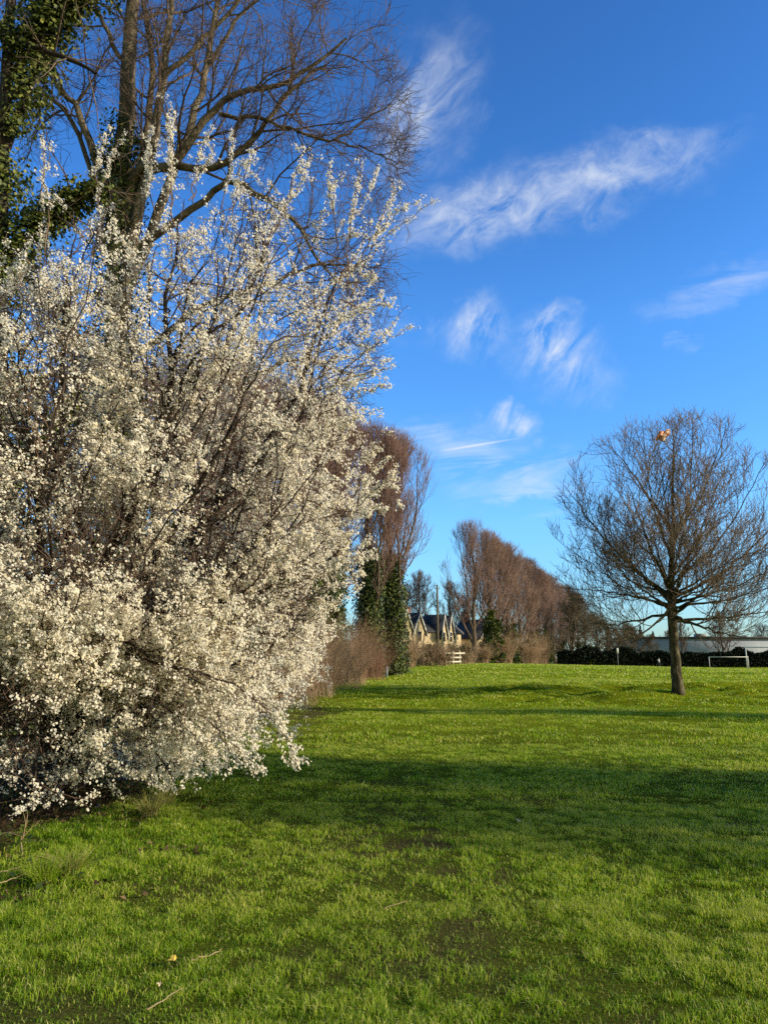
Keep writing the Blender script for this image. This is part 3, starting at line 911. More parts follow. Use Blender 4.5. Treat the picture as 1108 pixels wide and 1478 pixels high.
# ------------------------------------------------------------------ lone field tree
def field_tree():
    r = np.random.RandomState(14)
    b0 = on_ground(978, 1000)
    Yb = b0[1]
    base = np.array([b0[0], Yb, b0[2] - 0.05])
    print('field tree at', base)
    root = thing('field_tree', 'lone bare rounded tree standing on the grass bank of the open field', 'tree', base)
    tr = [(978, 1002, 0), (974, 950, 0), (970, 905, 0), (968, 865, 0), (968, 820, 0), (972, 770, 0), (970, 700, 0.2), (972, 640, 0.2), (968, 608, 0.2)]
    K = 26
    w = [at(px, py, Yb + dy) - base for px, py, dy in tr]
    w[0] = np.array([0, 0, -0.08])
    T = smooth_line(w, K, 0.015, r)[None]
    TR = np.interp(np.linspace(0, 1, K), [0, 0.03, 0.12, 0.33, 0.4, 0.5, 0.7, 1.0], [0.30, 0.235, 0.20, 0.185, 0.16, 0.12, 0.06, 0.012])[None]
    ends = [(815, 700), (818, 790), (850, 900), (880, 640), (925, 605), (1000, 602), (1050, 612), (1110, 650), (1150, 720), (1150, 800), (1130, 880), (1075, 920), (830, 850), (865, 930), (905, 700), (1040, 700), (950, 660), (1010, 680), (870, 760), (1080, 780), (1140, 840), (900, 830), (1050, 860), (840, 740)]
    LP, LR = [], []
    for i, (ex, ey) in enumerate(ends):
        low = ey > 770
        sy = 872 - 45 * r.rand() if not low else 900 - 38 * r.rand()
        if ey < 690:
            sy = 850 - 90 * r.rand()
        dy = r.uniform(-3.4, 3.4) if 840 < ex < 1100 else r.uniform(-1.2, 1.2)
        p0 = at(968, sy, Yb) - base
        p2 = at(ex, ey, Yb + dy) - base
        h = p2 - p0
        mid = p0 + h * 0.5 + np.array([0, 0, (-0.07 if ey < 830 else -0.02) * np.linalg.norm(h)]) + r.randn(3) * 0.15
        LP.append(smooth_line([p0, mid, p2], 15, 0.03, r))
        LR.append(taper(15, r.uniform(0.055, 0.11), 0.010, 0, 0.65))
    for i in range(10):                                   # limbs towards and away from the viewer
        az = (1.57 if i % 2 else -1.57) + r.randn() * 0.6
        el = R(r.uniform(5, 60))
        p0 = at(968, 870 - 25 * r.rand(), Yb) - base
        L = 4.4
        p2 = p0 + L * np.array([math.cos(az) * math.cos(el), math.sin(az) * math.cos(el), math.sin(el)])
        LP.append(smooth_line([p0, 0.5 * (p0 + p2) + r.randn(3) * 0.15, p2], 15, 0.03, r))
        LR.append(taper(15, 0.075, 0.01, 0, 0.65))
    LP, LR = np.array(LP), np.array(LR)
    V, Fq = join([tubes(T, TR, 14), tubes(LP, LR, 7)])
    mesh_np('trunk', V, Fq, M['bark_field'], root, smooth=True)
    c0 = at(972, 775, Yb) - base

    def env(p):
        d = (p - c0) / np.array([5.35, 5.2, 5.4])
        d[:, 2] *= np.where(p[:, 2] < c0[2], 1.08, 1.0)
        return (d ** 2).sum(1) < 1.0
    LP2 = np.concatenate([LP, np.stack([smooth_line(T[0][11:], 15)])])
    LR2 = np.concatenate([LR, np.linspace(0.1, 0.012, 15)[None]])
    A, AR = spawn(LP2, LR2, 12, 0.25, 1.0, 42, 12, 1.9, r, lprof=lambda t: 1.2 - 0.4 * t, ratio=0.5, rmax=0.03, tip=0.009, npts=8, wob=0.09, up=0.15, env=env)
    B, BR = spawn(A, AR, 8, 0.2, 1.0, 42, 14, 0.85, r, ratio=0.55, rmax=0.016, tip=0.0085, npts=6, wob=0.12, up=0.17, env=env)
    C, CR = spawn(B, BR, 4, 0.2, 1.0, 40, 14, 0.40, r, ratio=0.7, rmax=0.0095, tip=0.007, npts=4, wob=0.14, up=0.17)
    V, Fq = join([tubes(A, AR, 5), tubes(B, BR, 3), tubes(C, CR, 3)])
    print('field twigs', len(C))
    mesh_np('crown', V, Fq, M['twig_field'], root)
    # crumpled plastic caught in the top
    c = at(957, 628, Yb - 1.2)
    bm = bmesh.new()
    bmesh.ops.create_icosphere(bm, subdivisions=4, radius=0.25)
    for v in bm.verts:
        v.co *= 1 + 1.3 * (vn(v.co.x * 11, v.co.z * 11 + v.co.y * 9, 31) - 0.5)
        v.co.x *= 1.2
        v.co.y *= 0.4
        v.co.z *= 0.75 + 0.5 * v.co.x
    me = bpy.data.meshes.new('plastic_bag')
    bm.to_mesh(me)
    bm.free()
    me.materials.append(M['bag'])
    o = bpy.data.objects.new('plastic_bag', me)
    o.location = c
    o.rotation_euler = (0.2, -0.5, 0.3)
    COL.objects.link(o)
    tag(o, 'crumpled orange and white plastic bag caught high in the lone tree', 'plastic bag')


field_tree()


# ------------------------------------------------------------------ limes and other bare trees (prototypes at the origin)
def lime(seed, h, spread, twig, stems=9, k=(9, 9, 6), tw=0.012, trunk_r=0.4, ivy=0, up=0.2, ang=34, t0=0.16, ivy_top=0.35, ivy_mat='ivy', ivy_size=0.22, ivy_thick=0.7):
    r = np.random.RandomState(seed)
    root = thing('lime_tree', 'x', 'tree')
    K = 22
    w = [np.array([0, 0, -0.2]), np.array([0.15 * r.randn(), 0.15 * r.randn(), h * 0.3]), np.array([0.3 * r.randn(), 0.3 * r.randn(), h * 0.65]), np.array([0.4 * r.randn(), 0.4 * r.randn(), h * 0.95])]
    T = smooth_line(w, K, 0.03, r)[None]
    TR = taper(K, trunk_r, 0.03, trunk_r * 0.35, 0.75)[None]

    def env(p):
        z = np.clip(p[:, 2] / h, 0, 1)
        rad = spread * np.interp(z, [0.05, 0.2, 0.42, 0.65, 0.85, 0.96, 1.0], [0.6, 0.85, 1.0, 0.95, 0.70, 0.38, 0.05])
        return (np.hypot(p[:, 0], p[:, 1]) < rad) & (p[:, 2] < h) & (p[:, 2] > 0.1 * h)
    S, SR = spawn(T, TR, stems, t0, 0.8, ang, 8, h * 0.5, r, lprof=lambda t: 1.25 - 0.9 * t, ratio=0.5, rmax=trunk_r * 0.45, tip=tw * 1.6, npts=12, wob=0.07, up=up, env=env)
    V, Fq = join([tubes(T, TR, 10), tubes(S, SR, 6)])
    mesh_np('trunk', V, Fq, M['bark_lime'], root, smooth=True)
    S2, S2R = np.concatenate([S, S[:1] * 0 + smooth_line(T[0][8:], 12)]), np.concatenate([SR, np.linspace(trunk_r * 0.5, 0.03, 12)[None]])
    A, AR = spawn(S2, S2R, k[0], 0.18, 1.0, 42, 12, h * 0.16, r, lprof=lambda t: 1.2 - 0.5 * t, ratio=0.5, rmax=0.07, tip=tw * 1.2, npts=7, wob=0.10, up=up, env=env)
    B, BR = spawn(A, AR, k[1], 0.15, 1.0, 33, 11, h * 0.075, r, ratio=0.55, rmax=0.03, tip=tw, npts=6, wob=0.12, up=up * 1.2, env=env)
    C, CR = spawn(B, BR, k[2], 0.1, 1.0, 28, 11, h * 0.048, r, ratio=0.7, rmax=tw * 1.3, tip=tw * 0.8, npts=4, wob=0.12, up=up * 1.2)
    V, Fq = join([tubes(A, AR, 4), tubes(B, BR, 3), tubes(C, CR, 3)])
    mesh_np('crown', V, Fq, M[twig], root)
    if ivy:
        c, n = ivy_on(T[0], TR[0], ivy, r, ivy_thick, t0=0.0, t1=ivy_top, clump=1.0)
        V, Qd = leaves(c, n, ivy_size * (0.6 + 0.7 * r.rand(len(c))), r, 0.9)
        mesh_np('ivy', V, [Qd], M[ivy_mat], root, tone=tone4(len(c), r))
    return root


def put(o, px, Y, label, cat='tree', group=None, scale=1.0, rz=0.0):
    x = (px - CX) / F * (Y * math.cos(PITCH) + 0) / math.cos(PITCH)
    # exact: the ground row lies close to the horizon, so px fixes the bearing
    p = at(px, HOR, Y)
    o.location = gp(p[0], Y)
    o.rotation_euler = (0, 0, rz)
    o.scale = scale if hasattr(scale, '__len__') else (scale,) * 3
    o['label'] = label
    o['category'] = cat
    if group:
        o['group'] = group
    return o


def put_copy(proto, px, Y, label, group=None, scale=1.0, rz=0.0):
    p = at(px, HOR, Y)
    return dup(proto, gp(p[0], Y), rz, scale, label, group)


G1 = 'reddish bare limes in the row along the field edge'
lime_a = lime(101, 20, 4.3, 'twig_red', 11, (8, 8, 6), 0.013, 0.42, ivy=3200, ivy_top=0.34, ivy_size=0.26, ivy_thick=0.95, t0=0.09)
lime_b = lime(102, 20, 4.0, 'twig_red', 12, (8, 8, 6), 0.013, 0.38, t0=0.09)
lime_c = lime(103, 20, 6.2, 'twig_purple', 10, (8, 8, 5), 0.012, 0.5, t0=0.12, ang=34)
lime_d = lime(104, 18, 4.8, 'twig_purple', 10, (9, 9, 6), 0.012, 0.42, ivy=15000, ivy_top=0.50, ivy_size=0.17, ivy_thick=1.15)

# the pair of ivy-clad limes half hidden by the blossom
put(lime_d, 566, 58, 'bare purple-brown lime with slim ivy-clad trunk, nearest the houses just past the blossom', group=None, scale=(1.02, 1.02, 1.06), rz=0.4)
put_copy(lime_d, 530, 55, 'bare lime with a broad dark ivy column for a trunk, beside the blossom edge', None, (1.02, 1.02, 1.06), 2.2)
put_copy(lime_d, 470, 44, 'bare lime half hidden behind the blossom, reddish crown showing above its branches', None, (1.0, 1.0, 0.95), 3.9)
put_copy(lime_d, 395, 34, 'bare lime almost wholly hidden behind the middle of the blossom', None, (0.9, 0.9, 0.80), 5.0)
put_copy(lime_d, 300, 25, 'ivy-trunked lime behind the thick of the blossom, seen only through gaps', None, (0.8, 0.8, 0.66), 1.1)
for px, Y, sc, rz, lab in [(215, 21, (0.75, 0.75, 0.56), 2.7, 'small bare tree with ivy on its trunk behind the heart of the blossom'), (120, 19.5, (0.75, 0.75, 0.52), 4.4, 'small ivy-trunked bare tree behind the blossom, between its two main stems'),
                           (350, 29, (0.8, 0.8, 0.66), 0.2, 'bare tree behind the blossom, just before the one in its middle'), (435, 39, (0.9, 0.9, 0.86), 1.9, 'bare tree behind the field edge of the blossom')]:
    put_copy(lime_d, px, Y, lab, None, sc, rz)
# the row
put(lime_c, 686, 104, 'first and tallest bare lime of the row, dividing into several tall stems near the cottages', group=G1, scale=(0.92, 0.92, 1.0), rz=0.3)
row = [(704, 112, 'second lime of the row, close behind the tall many-stemmed one'), (722, 119, 'third lime of the row, its trunk hidden by dark ivy'), (738, 127, 'fourth lime of the row, with a dark ivy-wrapped trunk'),
       (752, 135, 'fifth lime of the row, a slim reddish crown over bare pale trunk'), (765, 144, 'sixth lime of the row, its crown merging with both neighbours'), (777, 153, 'seventh lime of the row, pale trunk beside light green ivy'),
       (789, 162, 'eighth lime of the row, above the light green ivy mound'), (800, 171, 'ninth lime of the row, lower crown by the dark trees'), (811, 181, 'tenth lime of the row, behind the dark spreading tree'), (822, 193, 'eleventh lime of the row, seen over the dark spreading tree'), (834, 206, 'last and lowest lime at the far end of the row')]
first = {}
for i, (px, Y, lab) in enumerate(row):
    proto = (lime_a, lime_b)[i % 2]
    sc = (1.22 + 0.06 * math.sin(i * 2.1), 1.2, 0.99 + 0.025 * math.sin(i * 3.7))
    lab = 'reddish bare tree, ' + lab
    if id(proto) not in first:
        first[id(proto)] = 1
        put(proto, px, Y, lab, group=G1, scale=sc, rz=i * 1.3)
    else:
        put_copy(proto, px, Y, lab, G1, sc, i * 1.3)

# broad dark trees at the end of the row and beyond the field
oak_a = lime(111, 13, 6.5, 'twig_olive', 10, (8, 8, 5), 0.024, 0.4, up=0.05, ang=52, t0=0.14)
oak_a.name = 'bare_tree'
oak_b = lime(112, 12, 5.2, 'twig_grey', 9, (7, 7, 4), 0.022, 0.35, up=0.08, ang=46, t0=0.12)
oak_b.name = 'bare_tree'
put(oak_a, 828, 150, 'dark spreading bare tree at the far end of the lime row', scale=(1.05, 1, 1.05), rz=0.5)
far = [(oak_a, 845, 158, 0.9, 'tall olive bare tree just past the spreading one, over the hedge end'), (oak_a, 878, 178, 0.82, 'rounded olive bare tree over the middle of the dark hedge'), (oak_a, 908, 190, 0.8, 'olive bare tree in front of the bushy conifers'), (oak_a, 938, 176, 0.55, 'low olive bare tree before the pale building, just short of the lone trunk'),
       (oak_a, 862, 165, 0.85, 'olive brown bare tree above the dark hedge, next after the spreading one'), (oak_a, 895, 172, 0.66, 'low olive bare tree above the hedge with a white post in front'),
       (oak_a, 915, 180, 0.70, 'low tangled bare tree at the near end of the white building')]
for proto, px, Y, s, lab in far:
    put_copy(proto, px, Y, lab, None, s, px * 0.37)
put(oak_b, 1042, 152, 'spreading bare tree in front of the long pale building', scale=(1.05, 1, 0.92), rz=1.0)
for px, Y, s, lab in [(985, 158, (0.6, 0.6, 0.78), 'upright bare tree just behind the lone tree trunk'), (1100, 230, (1.0, 1, 1.0), 'bare tree beyond the far roof at the picture edge'),
                      (712, 200, (1.2, 1.2, 1.1), 'bare tree far behind the near end of the lime row'), (745, 210, (1.3, 1.2, 1.0), 'bare tree far behind the middle of the lime row'), (775, 215, (1.3, 1.2, 1.0), 'bare tree far behind the bright ivy mound'), (800, 225, (1.3, 1.2, 1.0), 'bare tree far behind the far end of the lime row'),
                      (605, 135, (1.1, 1, 1.35), 'grey bare tree rising behind the cottage chimney'), (585, 140, (1.0, 1, 1.2), 'bare tree behind the cottages next to the ivy trunks'),
                      (650, 140, (0.95, 1, 1.25), 'bare tree behind the cottages to the far side of the wooden pole'), (1075, 240, (0.8, 0.8, 0.75), 'small bare tree peeping over the pale building roof'),
                      (965, 235, (0.7, 0.7, 0.85), 'bare tree over the roof beside the lone tree trunk'), (670, 150, (0.9, 0.9, 1.1), 'bare tree behind the dark-walled cottage')]:
    put_copy(oak_b, px, Y, lab, None, s, px * 0.61)


# ivy columns and bushes between the lime trunks
def leaf_mound(name, label, cat, px, Y, w, d, h, n, size, mat, seed, stems=True, shape=1.0, canes='cane', ncane=0, base_tone=0.5, group=None):
    r = np.random.RandomState(seed)
    p = at(px, HOR, Y)
    root = thing(name, label, cat, gp(p[0], Y), 0, group)
    nb = max(8, n // 60)                                     # leaf clumps through the volume
    a = r.rand(nb) * 6.283
    q = r.rand(nb) ** 0.45
    zz = r.rand(nb)
    prof = np.clip(1 - zz ** 2.2, 0.05, 1) ** (0.5 * shape)
    cc = np.stack([np.cos(a) * q * prof * w / 2, np.sin(a) * q * prof * d / 2, 0.05 * h + zz * h * 0.92], 1)
    j = r.randint(nb, size=n)
    sg = np.array([w, d, h]).min() * 0.10
    c = cc[j] + r.randn(n, 3) * sg
    c[:, 2] = np.abs(c[:, 2])
    V, Q = leaves(c, r.randn(n, 3) + nrm(cc[j] - np.array([0, 0, h * 0.3])), size * (0.6 + 0.8 * r.rand(n)), r, 0.8)
    tn = np.repeat(np.clip(base_tone + 0.25 * (r.rand(nb)[j] - 0.5) + 0.2 * r.randn(n), 0, 1), 4)
    mesh_np('leaves', V, [Q], M[mat], root, tone=tn)
    if ncane:
        S = np.stack([r.uniform(-0.42, 0.42, ncane) * w, r.uniform(-0.42, 0.42, ncane) * d, np.zeros(ncane)], 1)
        tilt = r.randn(ncane, 2) * 0.42
        L = h * (0.35 + 0.45 * r.rand(ncane) + 0.65 * vn(S[:, 0] * 1.5 + seed, S[:, 1] * 1.5, seed)) * np.sqrt(np.clip(1 - (S[:, 0] / w * 2) ** 2 * 0.7, 0.2, 1))
        P = np.stack([S + np.stack([tilt[:, 0] * u ** 1.6, tilt[:, 1] * u ** 1.6, np.full(ncane, u)], 1) * L[:, None] for u in np.linspace(0, 1, 6)], 1)
        rr = 0.5 * size * 0.16 * (1 - 0.6 * np.linspace(0, 1, 6))[None, :] * np.ones((ncane, 1))
        B, BR = spawn(P, rr, 5, 0.3, 1.0, 35, 14, h * 0.25, r, ratio=0.8, tip=rr.min(), npts=4, wob=0.15, up=0.05)
        V, Fq = join([tubes(P, rr, 3), tubes(B, BR, 3)])
        mesh_np('stems', V, Fq, M[canes], root)
    return root


leaf_mound('ivy_bush', 'dark ivy clump around the trunks beside the tall first lime', 'bush', 712, 108, 3.6, 2.0, 7.6, 3400, 0.30, 'ivy', 41, shape=0.7)
leaf_mound('ivy_bush', 'dark narrow ivy clump farther along the lime row', 'bush', 741, 118, 2.6, 1.8, 6.2, 1900, 0.30, 'ivy', 42, shape=0.7)
leaf_mound('ivy_bush', 'bright sunlit green ivy mound near the far end of the lime row', 'bush', 788, 150, 3.4, 2.0, 7.0, 1400, 0.36, 'ivy_light', 43, shape=0.9)
for i, (px, Y, w, h, lab) in enumerate([(725, 112, 3.4, 4.2, 'brown undergrowth at the foot of the row, between the two dark ivy clumps'), (757, 130, 5.5, 4.6, 'brown undergrowth round the middle trunks of the lime row'), (773, 140, 5.0, 4.8, 'brown undergrowth before the bright ivy mound'), (697, 102, 1.5, 2.8, 'brown twiggy growth against the foot of the tallest lime')]):
    leaf_mound('undergrowth_bush', lab, 'bush', px, Y, w, 1.6, h, 700, 0.2, 'bramble', 50 + i, ncane=260, canes='cane')

# brush along the park edge
leaf_mound('bramble_bush', 'rounded brown bramble thicket in front of the yellow gabled cottage', 'bush', 622, 76, 4.4, 3.0, 1.95, 2200, 0.15, 'bramble', 61, ncane=260, canes='cane')
leaf_mound('bramble_bush', 'tall tan twiggy bush beside the ivy trunk and the cottages', 'bush', 588, 72, 1.3, 2.0, 2.7, 900, 0.12, 'bramble', 62, ncane=280, canes='cane')
leaf_mound('bramble_bush', 'olive scrub behind the white rail fence', 'bush', 668, 86, 3.0, 2.4, 1.9, 1300, 0.16, 'bramble', 63, ncane=120, canes='cane', base_tone=0.75)
leaf_mound('bramble_bush', 'low scrub between the fence and the tall lime', 'bush', 676, 94, 2.0, 2.0, 1.2, 700, 0.16, 'bramble', 64, ncane=60, canes='cane', base_tone=0.85)
leaf_mound('bramble_bush', 'olive bush against the cottage walls by the wooden pole', 'bush', 648, 92, 3.0, 2.4, 2.2, 1300, 0.16, 'bramble', 68, ncane=160, canes='cane', base_tone=0.55)
thick = [(538, 54, 2.0, 2.5, 'cane_red', 'red-stemmed dry brush right below the ivy-clad limes'), (522, 49, 3.4, 3.3, 'cane_red', 'reddish dry brush thicket, second in from the ivy-clad limes'), (502, 42, 3.2, 2.9, 'cane', 'tan dry brush thicket in the middle of the hedge line'),
         (478, 36, 3.2, 2.7, 'cane', 'tan brush with the bare earth strip at its foot'), (445, 31, 3.4, 2.6, 'cane', 'dry brush showing past the lowest blossom sprays'), (395, 26, 3.4, 2.4, 'cane', 'dry brush directly behind the blossom sprays'), (320, 22, 3.6, 2.3, 'cane', 'dry brush seen through the lower blossom')]
for i, (px, Y, w, h, cn, lab) in enumerate(thick):
    leaf_mound('brush_thicket', lab, 'bush', px, Y, w * (0.75 + 0.3 * (i % 2)), 2.6, h * (0.85 + 0.3 * ((i * 7) % 3) / 2), 420, 0.06, 'bramble', 70 + i, ncane=300, canes=cn)
leaf_mound('holly_bush', 'green evergreen bush between the blossom and the dark ivy column', 'bush', 494, 50, 1.6, 1.6, 4.6, 1500, 0.13, 'ivy_light', 81, base_tone=0.3)
for i, (px, Y, w, h, lab) in enumerate([(190, 17.5, 4.0, 3.6, 'dark evergreen undergrowth behind the lower blossom'), (60, 14.5, 3.6, 3.8, 'dark evergreen undergrowth behind the blossom at the picture edge'), (290, 24, 4.0, 4.2, 'dark shrub behind the middle of the blossom')]):
    leaf_mound('evergreen_shrub', lab, 'bush', px, Y, w, 2.5, h, 5000, 0.08, 'ivy', 90 + i, base_tone=0.35)


# ------------------------------------------------------------------ far hedge
def far_hedge():
    r = np.random.RandomState(33)
    xa, xb, Y = at(805, HOR, 150)[0], at(1180, HOR, 150)[0], 150
    root = thing('hedge', 'long dark clipped hedge across the far side of the playing field', 'hedge', gp(0.5 * (xa + xb), Y))
    L = xb - xa
    n = 26000
    x = r.uniform(-L / 2, L / 2, n)
    top = 2.3 + 1.5 * vn(x * 0.3, 0 * x, 3) + 0.6 * vn(x * 1.3, 0 * x, 4)
    z = top * r.rand(n) ** 0.8
    c = np.stack([x, 1.2 * (r.rand(n) - 0.5) * 2, z], 1)
    c[:, 2] += gz(c[:, 0] + root.location[0], c[:, 1] + Y) - root.location[2]
    V, Q = leaves(c, r.randn(n, 3), 0.28 + 0.2 * r.rand(n), r)
    mesh_np('leaves', V, [Q], M['hedge'], root, tone=tone4(n, r, 0.5, 0.25))
    ns = 80
    S = np.stack([np.linspace(-L / 2, L / 2, ns), 0 * np.arange(ns), -0.5 + 0 * np.arange(ns)], 1)
    P = np.stack([S, S + [0, 0, 1.5], S + [0.1, 0, 2.9]], 1)
    V, Fq = tubes(P, np.full((ns, 3), 0.05), 4)
    mesh_np('stems', V, [Fq], M['bark_dark'], root)


far_hedge()


def conifer(px, Y, h, w, label, seed):
    r = np.random.RandomState(seed)
    p = at(px, HOR, Y)
    root = thing('conifer_tree', label, 'tree', gp(p[0], Y))
    MB().bar((0, 0, -0.2), (0, 0, h * 0.95), 0.2, 8, 0.03).build('trunk', M['bark_dark'], root)
    n = 2600
    z = r.rand(n) ** 1.3
    rad = (1 - z) * w / 2 * np.sqrt(r.rand(n)) * (0.75 + 0.5 * vn(z * 9, 0 * z, seed))
    a = r.rand(n) * 6.283
    c = np.stack([np.cos(a) * rad, np.sin(a) * rad, 0.8 + z * (h - 0.8)], 1)
    V, Q = leaves(c, r.randn(n, 3) + np.array([0, 0, 0.6]), 0.45 * (0.5 + 0.8 * r.rand(n)), r, 0.5)
    mesh_np('foliage', V, [Q], M['conifer'], root, tone=tone4(n, r))


conifer(926, 205, 10.5, 5.0, 'small dark conifer beside the end of the pale building', 71)
conifer(944, 215, 9.2, 5.0, 'dark conifer peeping over the pale building roof near the trunk', 72)
conifer(905, 200, 9.5, 6.0, 'dark bushy conifer left of the pale building, behind bare trees', 73)
conifer(880, 195, 9.6, 5.5, 'dark conifer between the bare trees over the hedge', 74)


# ------------------------------------------------------------------ long pale building
def warehouse():
    Y = 185.0
    a, b = at(914, HOR, Y), at(1230, HOR, Y)
    L = b[0] - a[0]
    root = thing('warehouse', 'long low pale grey building with a flat dark roof beyond the hedge', 'building', (a[0], Y, 0.0))
    MB().box((0, 0, -0.5), (L, 14, 6.35)).build('wall', M['cladding'], root)
    MB().box((-0.3, -0.4, 6.353), (L + 0.3, 14.4, 6.85)).build('roof', M['roof_felt'], root)
    MB().box((L * 0.32, 3, 6.853), (L * 0.32 + 2.4, 5, 7.7)).build('roof_vent', M['grey_metal'], root)


warehouse()


# ------------------------------------------------------------------ cottages
def gable_house(name, label, s0, loc, rz, L, D, eave, ridge, gables, chimneys, wallmat, endwall=True):
    """long house: x along the front, y towards the back; gables: (x centre, width, apex, eave)"""
    root = thing(name, label, 'house', loc, rz)
    # walls with gable ends
    pent = [(0, 0, -1), (0, D, -1), (0, D, eave), (0, D / 2, ridge), (0, 0, eave)]
    MB().poly_prism(pent, (L, 0, 0)).build('wall', M[wallmat], root)
    o, t = 0.3, 0.14
    sl = (ridge - eave) / (D / 2)
    lo = eave - o * sl
    for sgn in (0, 1):
        y0, y1 = (-o, D / 2) if not sgn else (D + o, D / 2)
        MB().poly_prism([(-0.25, y0, lo + 0.02), (-0.25, y1, ridge + 0.02), (-0.25, y1, ridge + 0.02 + t), (-0.25, y0, lo + 0.02 + t)], (L + 0.5, 0, 0)).build('roof', M['slate'], root)
    for x in (-0.31, L + 0.26):                       # bargeboards on the end walls
        m = MB()
        for y0 in (-o, D + o):
            m.poly_prism([(x, y0, lo - 0.12), (x, D / 2, ridge - 0.1), (x, D / 2, ridge + 0.2), (x, y0, lo + 0.2)], (0.05, 0, 0))
        m.build('bargeboard', M['white_paint'], root)
    for gx, w, apex, ge in gables:
        dep = D / 2
        g = MB().poly_prism([(gx - w / 2, -0.9, -1), (gx + w / 2, -0.9, -1), (gx + w / 2, -0.9, ge), (gx, -0.9, apex), (gx - w / 2, -0.9, ge)], (0, 0.9 + dep * 0.9, 0)).build('gable', M[wallmat], root)
        sg = (apex - ge) / (w / 2)
        for sd in (-1, 1):
            e = (gx + sd * (w / 2 + 0.2), ge - 0.2 * sg)
            MB().poly_prism([(e[0], -1.1, e[1] + 0.03), (gx, -1.1, apex + 0.03), (gx, -1.1, apex + 0.17), (e[0], -1.1, e[1] + 0.17)], (0, 1.0 + dep * 0.9, 0)).build('gable_roof', M['slate'], g)
            MB().poly_prism([(e[0], -1.18, e[1] - 0.22), (gx, -1.18, apex - 0.22), (gx, -1.18, apex + 0.22), (e[0], -1.18, e[1] + 0.22)], (0, 0.06, 0)).build('bargeboard', M['white_paint'], g)
        ww = min(0.9, w * 0.36)
        wz = ge + (apex - ge) * 0.05
        f = MB().box((gx - ww / 2, -0.96, wz - 1.2), (gx + ww / 2, -0.903, wz + 0.2)).build('window', M['white_paint'], root)
        MB().box((gx - ww / 2 + 0.07, -0.99, wz - 1.13), (gx + ww / 2 - 0.07, -0.963, wz + 0.13)).build('pane', M['pane'], f)
    for cx, cw, top in chimneys:
        c = MB().box((cx - cw / 2, D / 2 - 0.5, ridge - 1.0), (cx + cw / 2, D / 2 + 0.5, top)).build('chimney', M['red_brick'], root)
        MB().box((cx - cw / 2 - 0.08, D / 2 - 0.58, top + 0.003), (cx + cw / 2 + 0.08, D / 2 + 0.58, top + 0.16)).build('chimney_cap', M['red_brick'], c)
        for k in range(3):
            xx = cx + (k - 1) * cw * 0.3
            MB().bar((xx, D / 2, top + 0.165), (xx, D / 2, top + 0.55), 0.12, 8, 0.1).build('chimney_pot', M['red_brick'], c)
    return root


p = at(570, HOR, 104)
gable_house('cottage', 'yellow brick cottage with dark slate roof and white-edged steep gables behind the bramble', 0, (p[0], p[1], 0.9), R(48), 15.4, 6.5, 4.6, 6.9,
            [(1.3, 3.0, 7.4, 4.4), (4.2, 3.0, 7.0, 4.2), (10.0, 1.5, 7.0, 4.2), (11.65, 1.5, 6.9, 4.2)], [(5.9, 1.7, 8.0)], 'yellow_brick')
p = at(659, HOR, 118)
gable_house('cottage', 'lower cottage with plain dark roof and shaded wall next to the tallest lime', 0, (p[0] - 0.4, p[1] + 1, 0.9), R(-32), 4.6, 6.4, 3.9, 6.7, [], [(0.7, 0.9, 8.0)], 'yellow_brick')


# ------------------------------------------------------------------ pole, fence, posts, goals
def utility_pole():
    Y = 98.0
    p = at(632, HOR, Y)
    root = thing('utility_pole', 'thin tall wooden pole standing in front of the cottages', 'pole', gp(p[0], Y))
    MB().bar((0, 0, -0.4), (0, 0, 10.2), 0.17, 10, 0.12).build('post', M['pole_wood'], root)
    MB().bar((-0.35, 0, 9.7), (0.35, 0, 9.7), 0.05, 4).build('crossarm', M['pole_wood'], root)
    for x in (-0.3, 0.3):
        MB().bar((x, 0, 9.755), (x, 0, 9.93), 0.04, 8).build('insulator', M['grey_metal'], root)


utility_pole()


def rail_fence():
    Y = 76.0
    a = at(643, HOR, Y)
    b = at(664, HOR, Y + 3.0)
    o = gp(a[0], a[1])
    root = thing('rail_fence', 'short white timber post and rail fence beside the brambles', 'fence', o)
    e = gp(b[0], b[1]) - o
    for u in (0.02, 0.5, 0.96):
        q = e * u
        MB().box((q[0] - 0.07, q[1] - 0.07, q[2] - 0.2), (q[0] + 0.07, q[1] + 0.07, q[2] + 1.42)).build('post', M['cream_wood'], root)
    for z in (0.35, 0.78, 1.2):
        q0, q1 = -0.12 * e, (1.25 if z > 1 else 1.0) * e
        d = nrm(np.array([e[1], -e[0], 0])) * 0.1
        MB().poly_prism([q0 + d + [0, 0, z - 0.08], q1 + d + [0, 0, z - 0.08], q1 + d + [0, 0, z + 0.08], q0 + d + [0, 0, z + 0.08]], d * 0.4).build('rail', M['cream_wood'], root)


rail_fence()


def small_post(px, Y, h, w, label, mat):
    p = at(px, HOR, Y)
    root = thing('marker_post', label, 'post', gp(p[0], Y))
    MB().box((-w / 2, -w / 2, -0.2), (w / 2, w / 2, h)).build('post', M[mat], root)
    MB().poly_prism([(-w * 0.6, -w * 0.6, h + 0.002), (w * 0.6, -w * 0.6, h + 0.002), (0, -w * 0.6, h + w * 0.5)], (0, w * 1.2, 0)).build('cap', M[mat], root)


small_post(558, 53, 0.75, 0.16, 'low grey marker post at the foot of the ivy-clad limes', 'grey_metal')
p = at(891, HOR, 146)
root = thing('field_sign', 'narrow white board on a thin post above the dark hedge', 'sign', gp(p[0], 146))
MB().bar((0, 0, -0.2), (0, 0, 2.6), 0.06, 8).build('post', M['grey_metal'], root)
MB().box((-0.2, -0.05, 2.603), (0.2, 0.05, 3.6)).build('board', M['white_paint'], root)


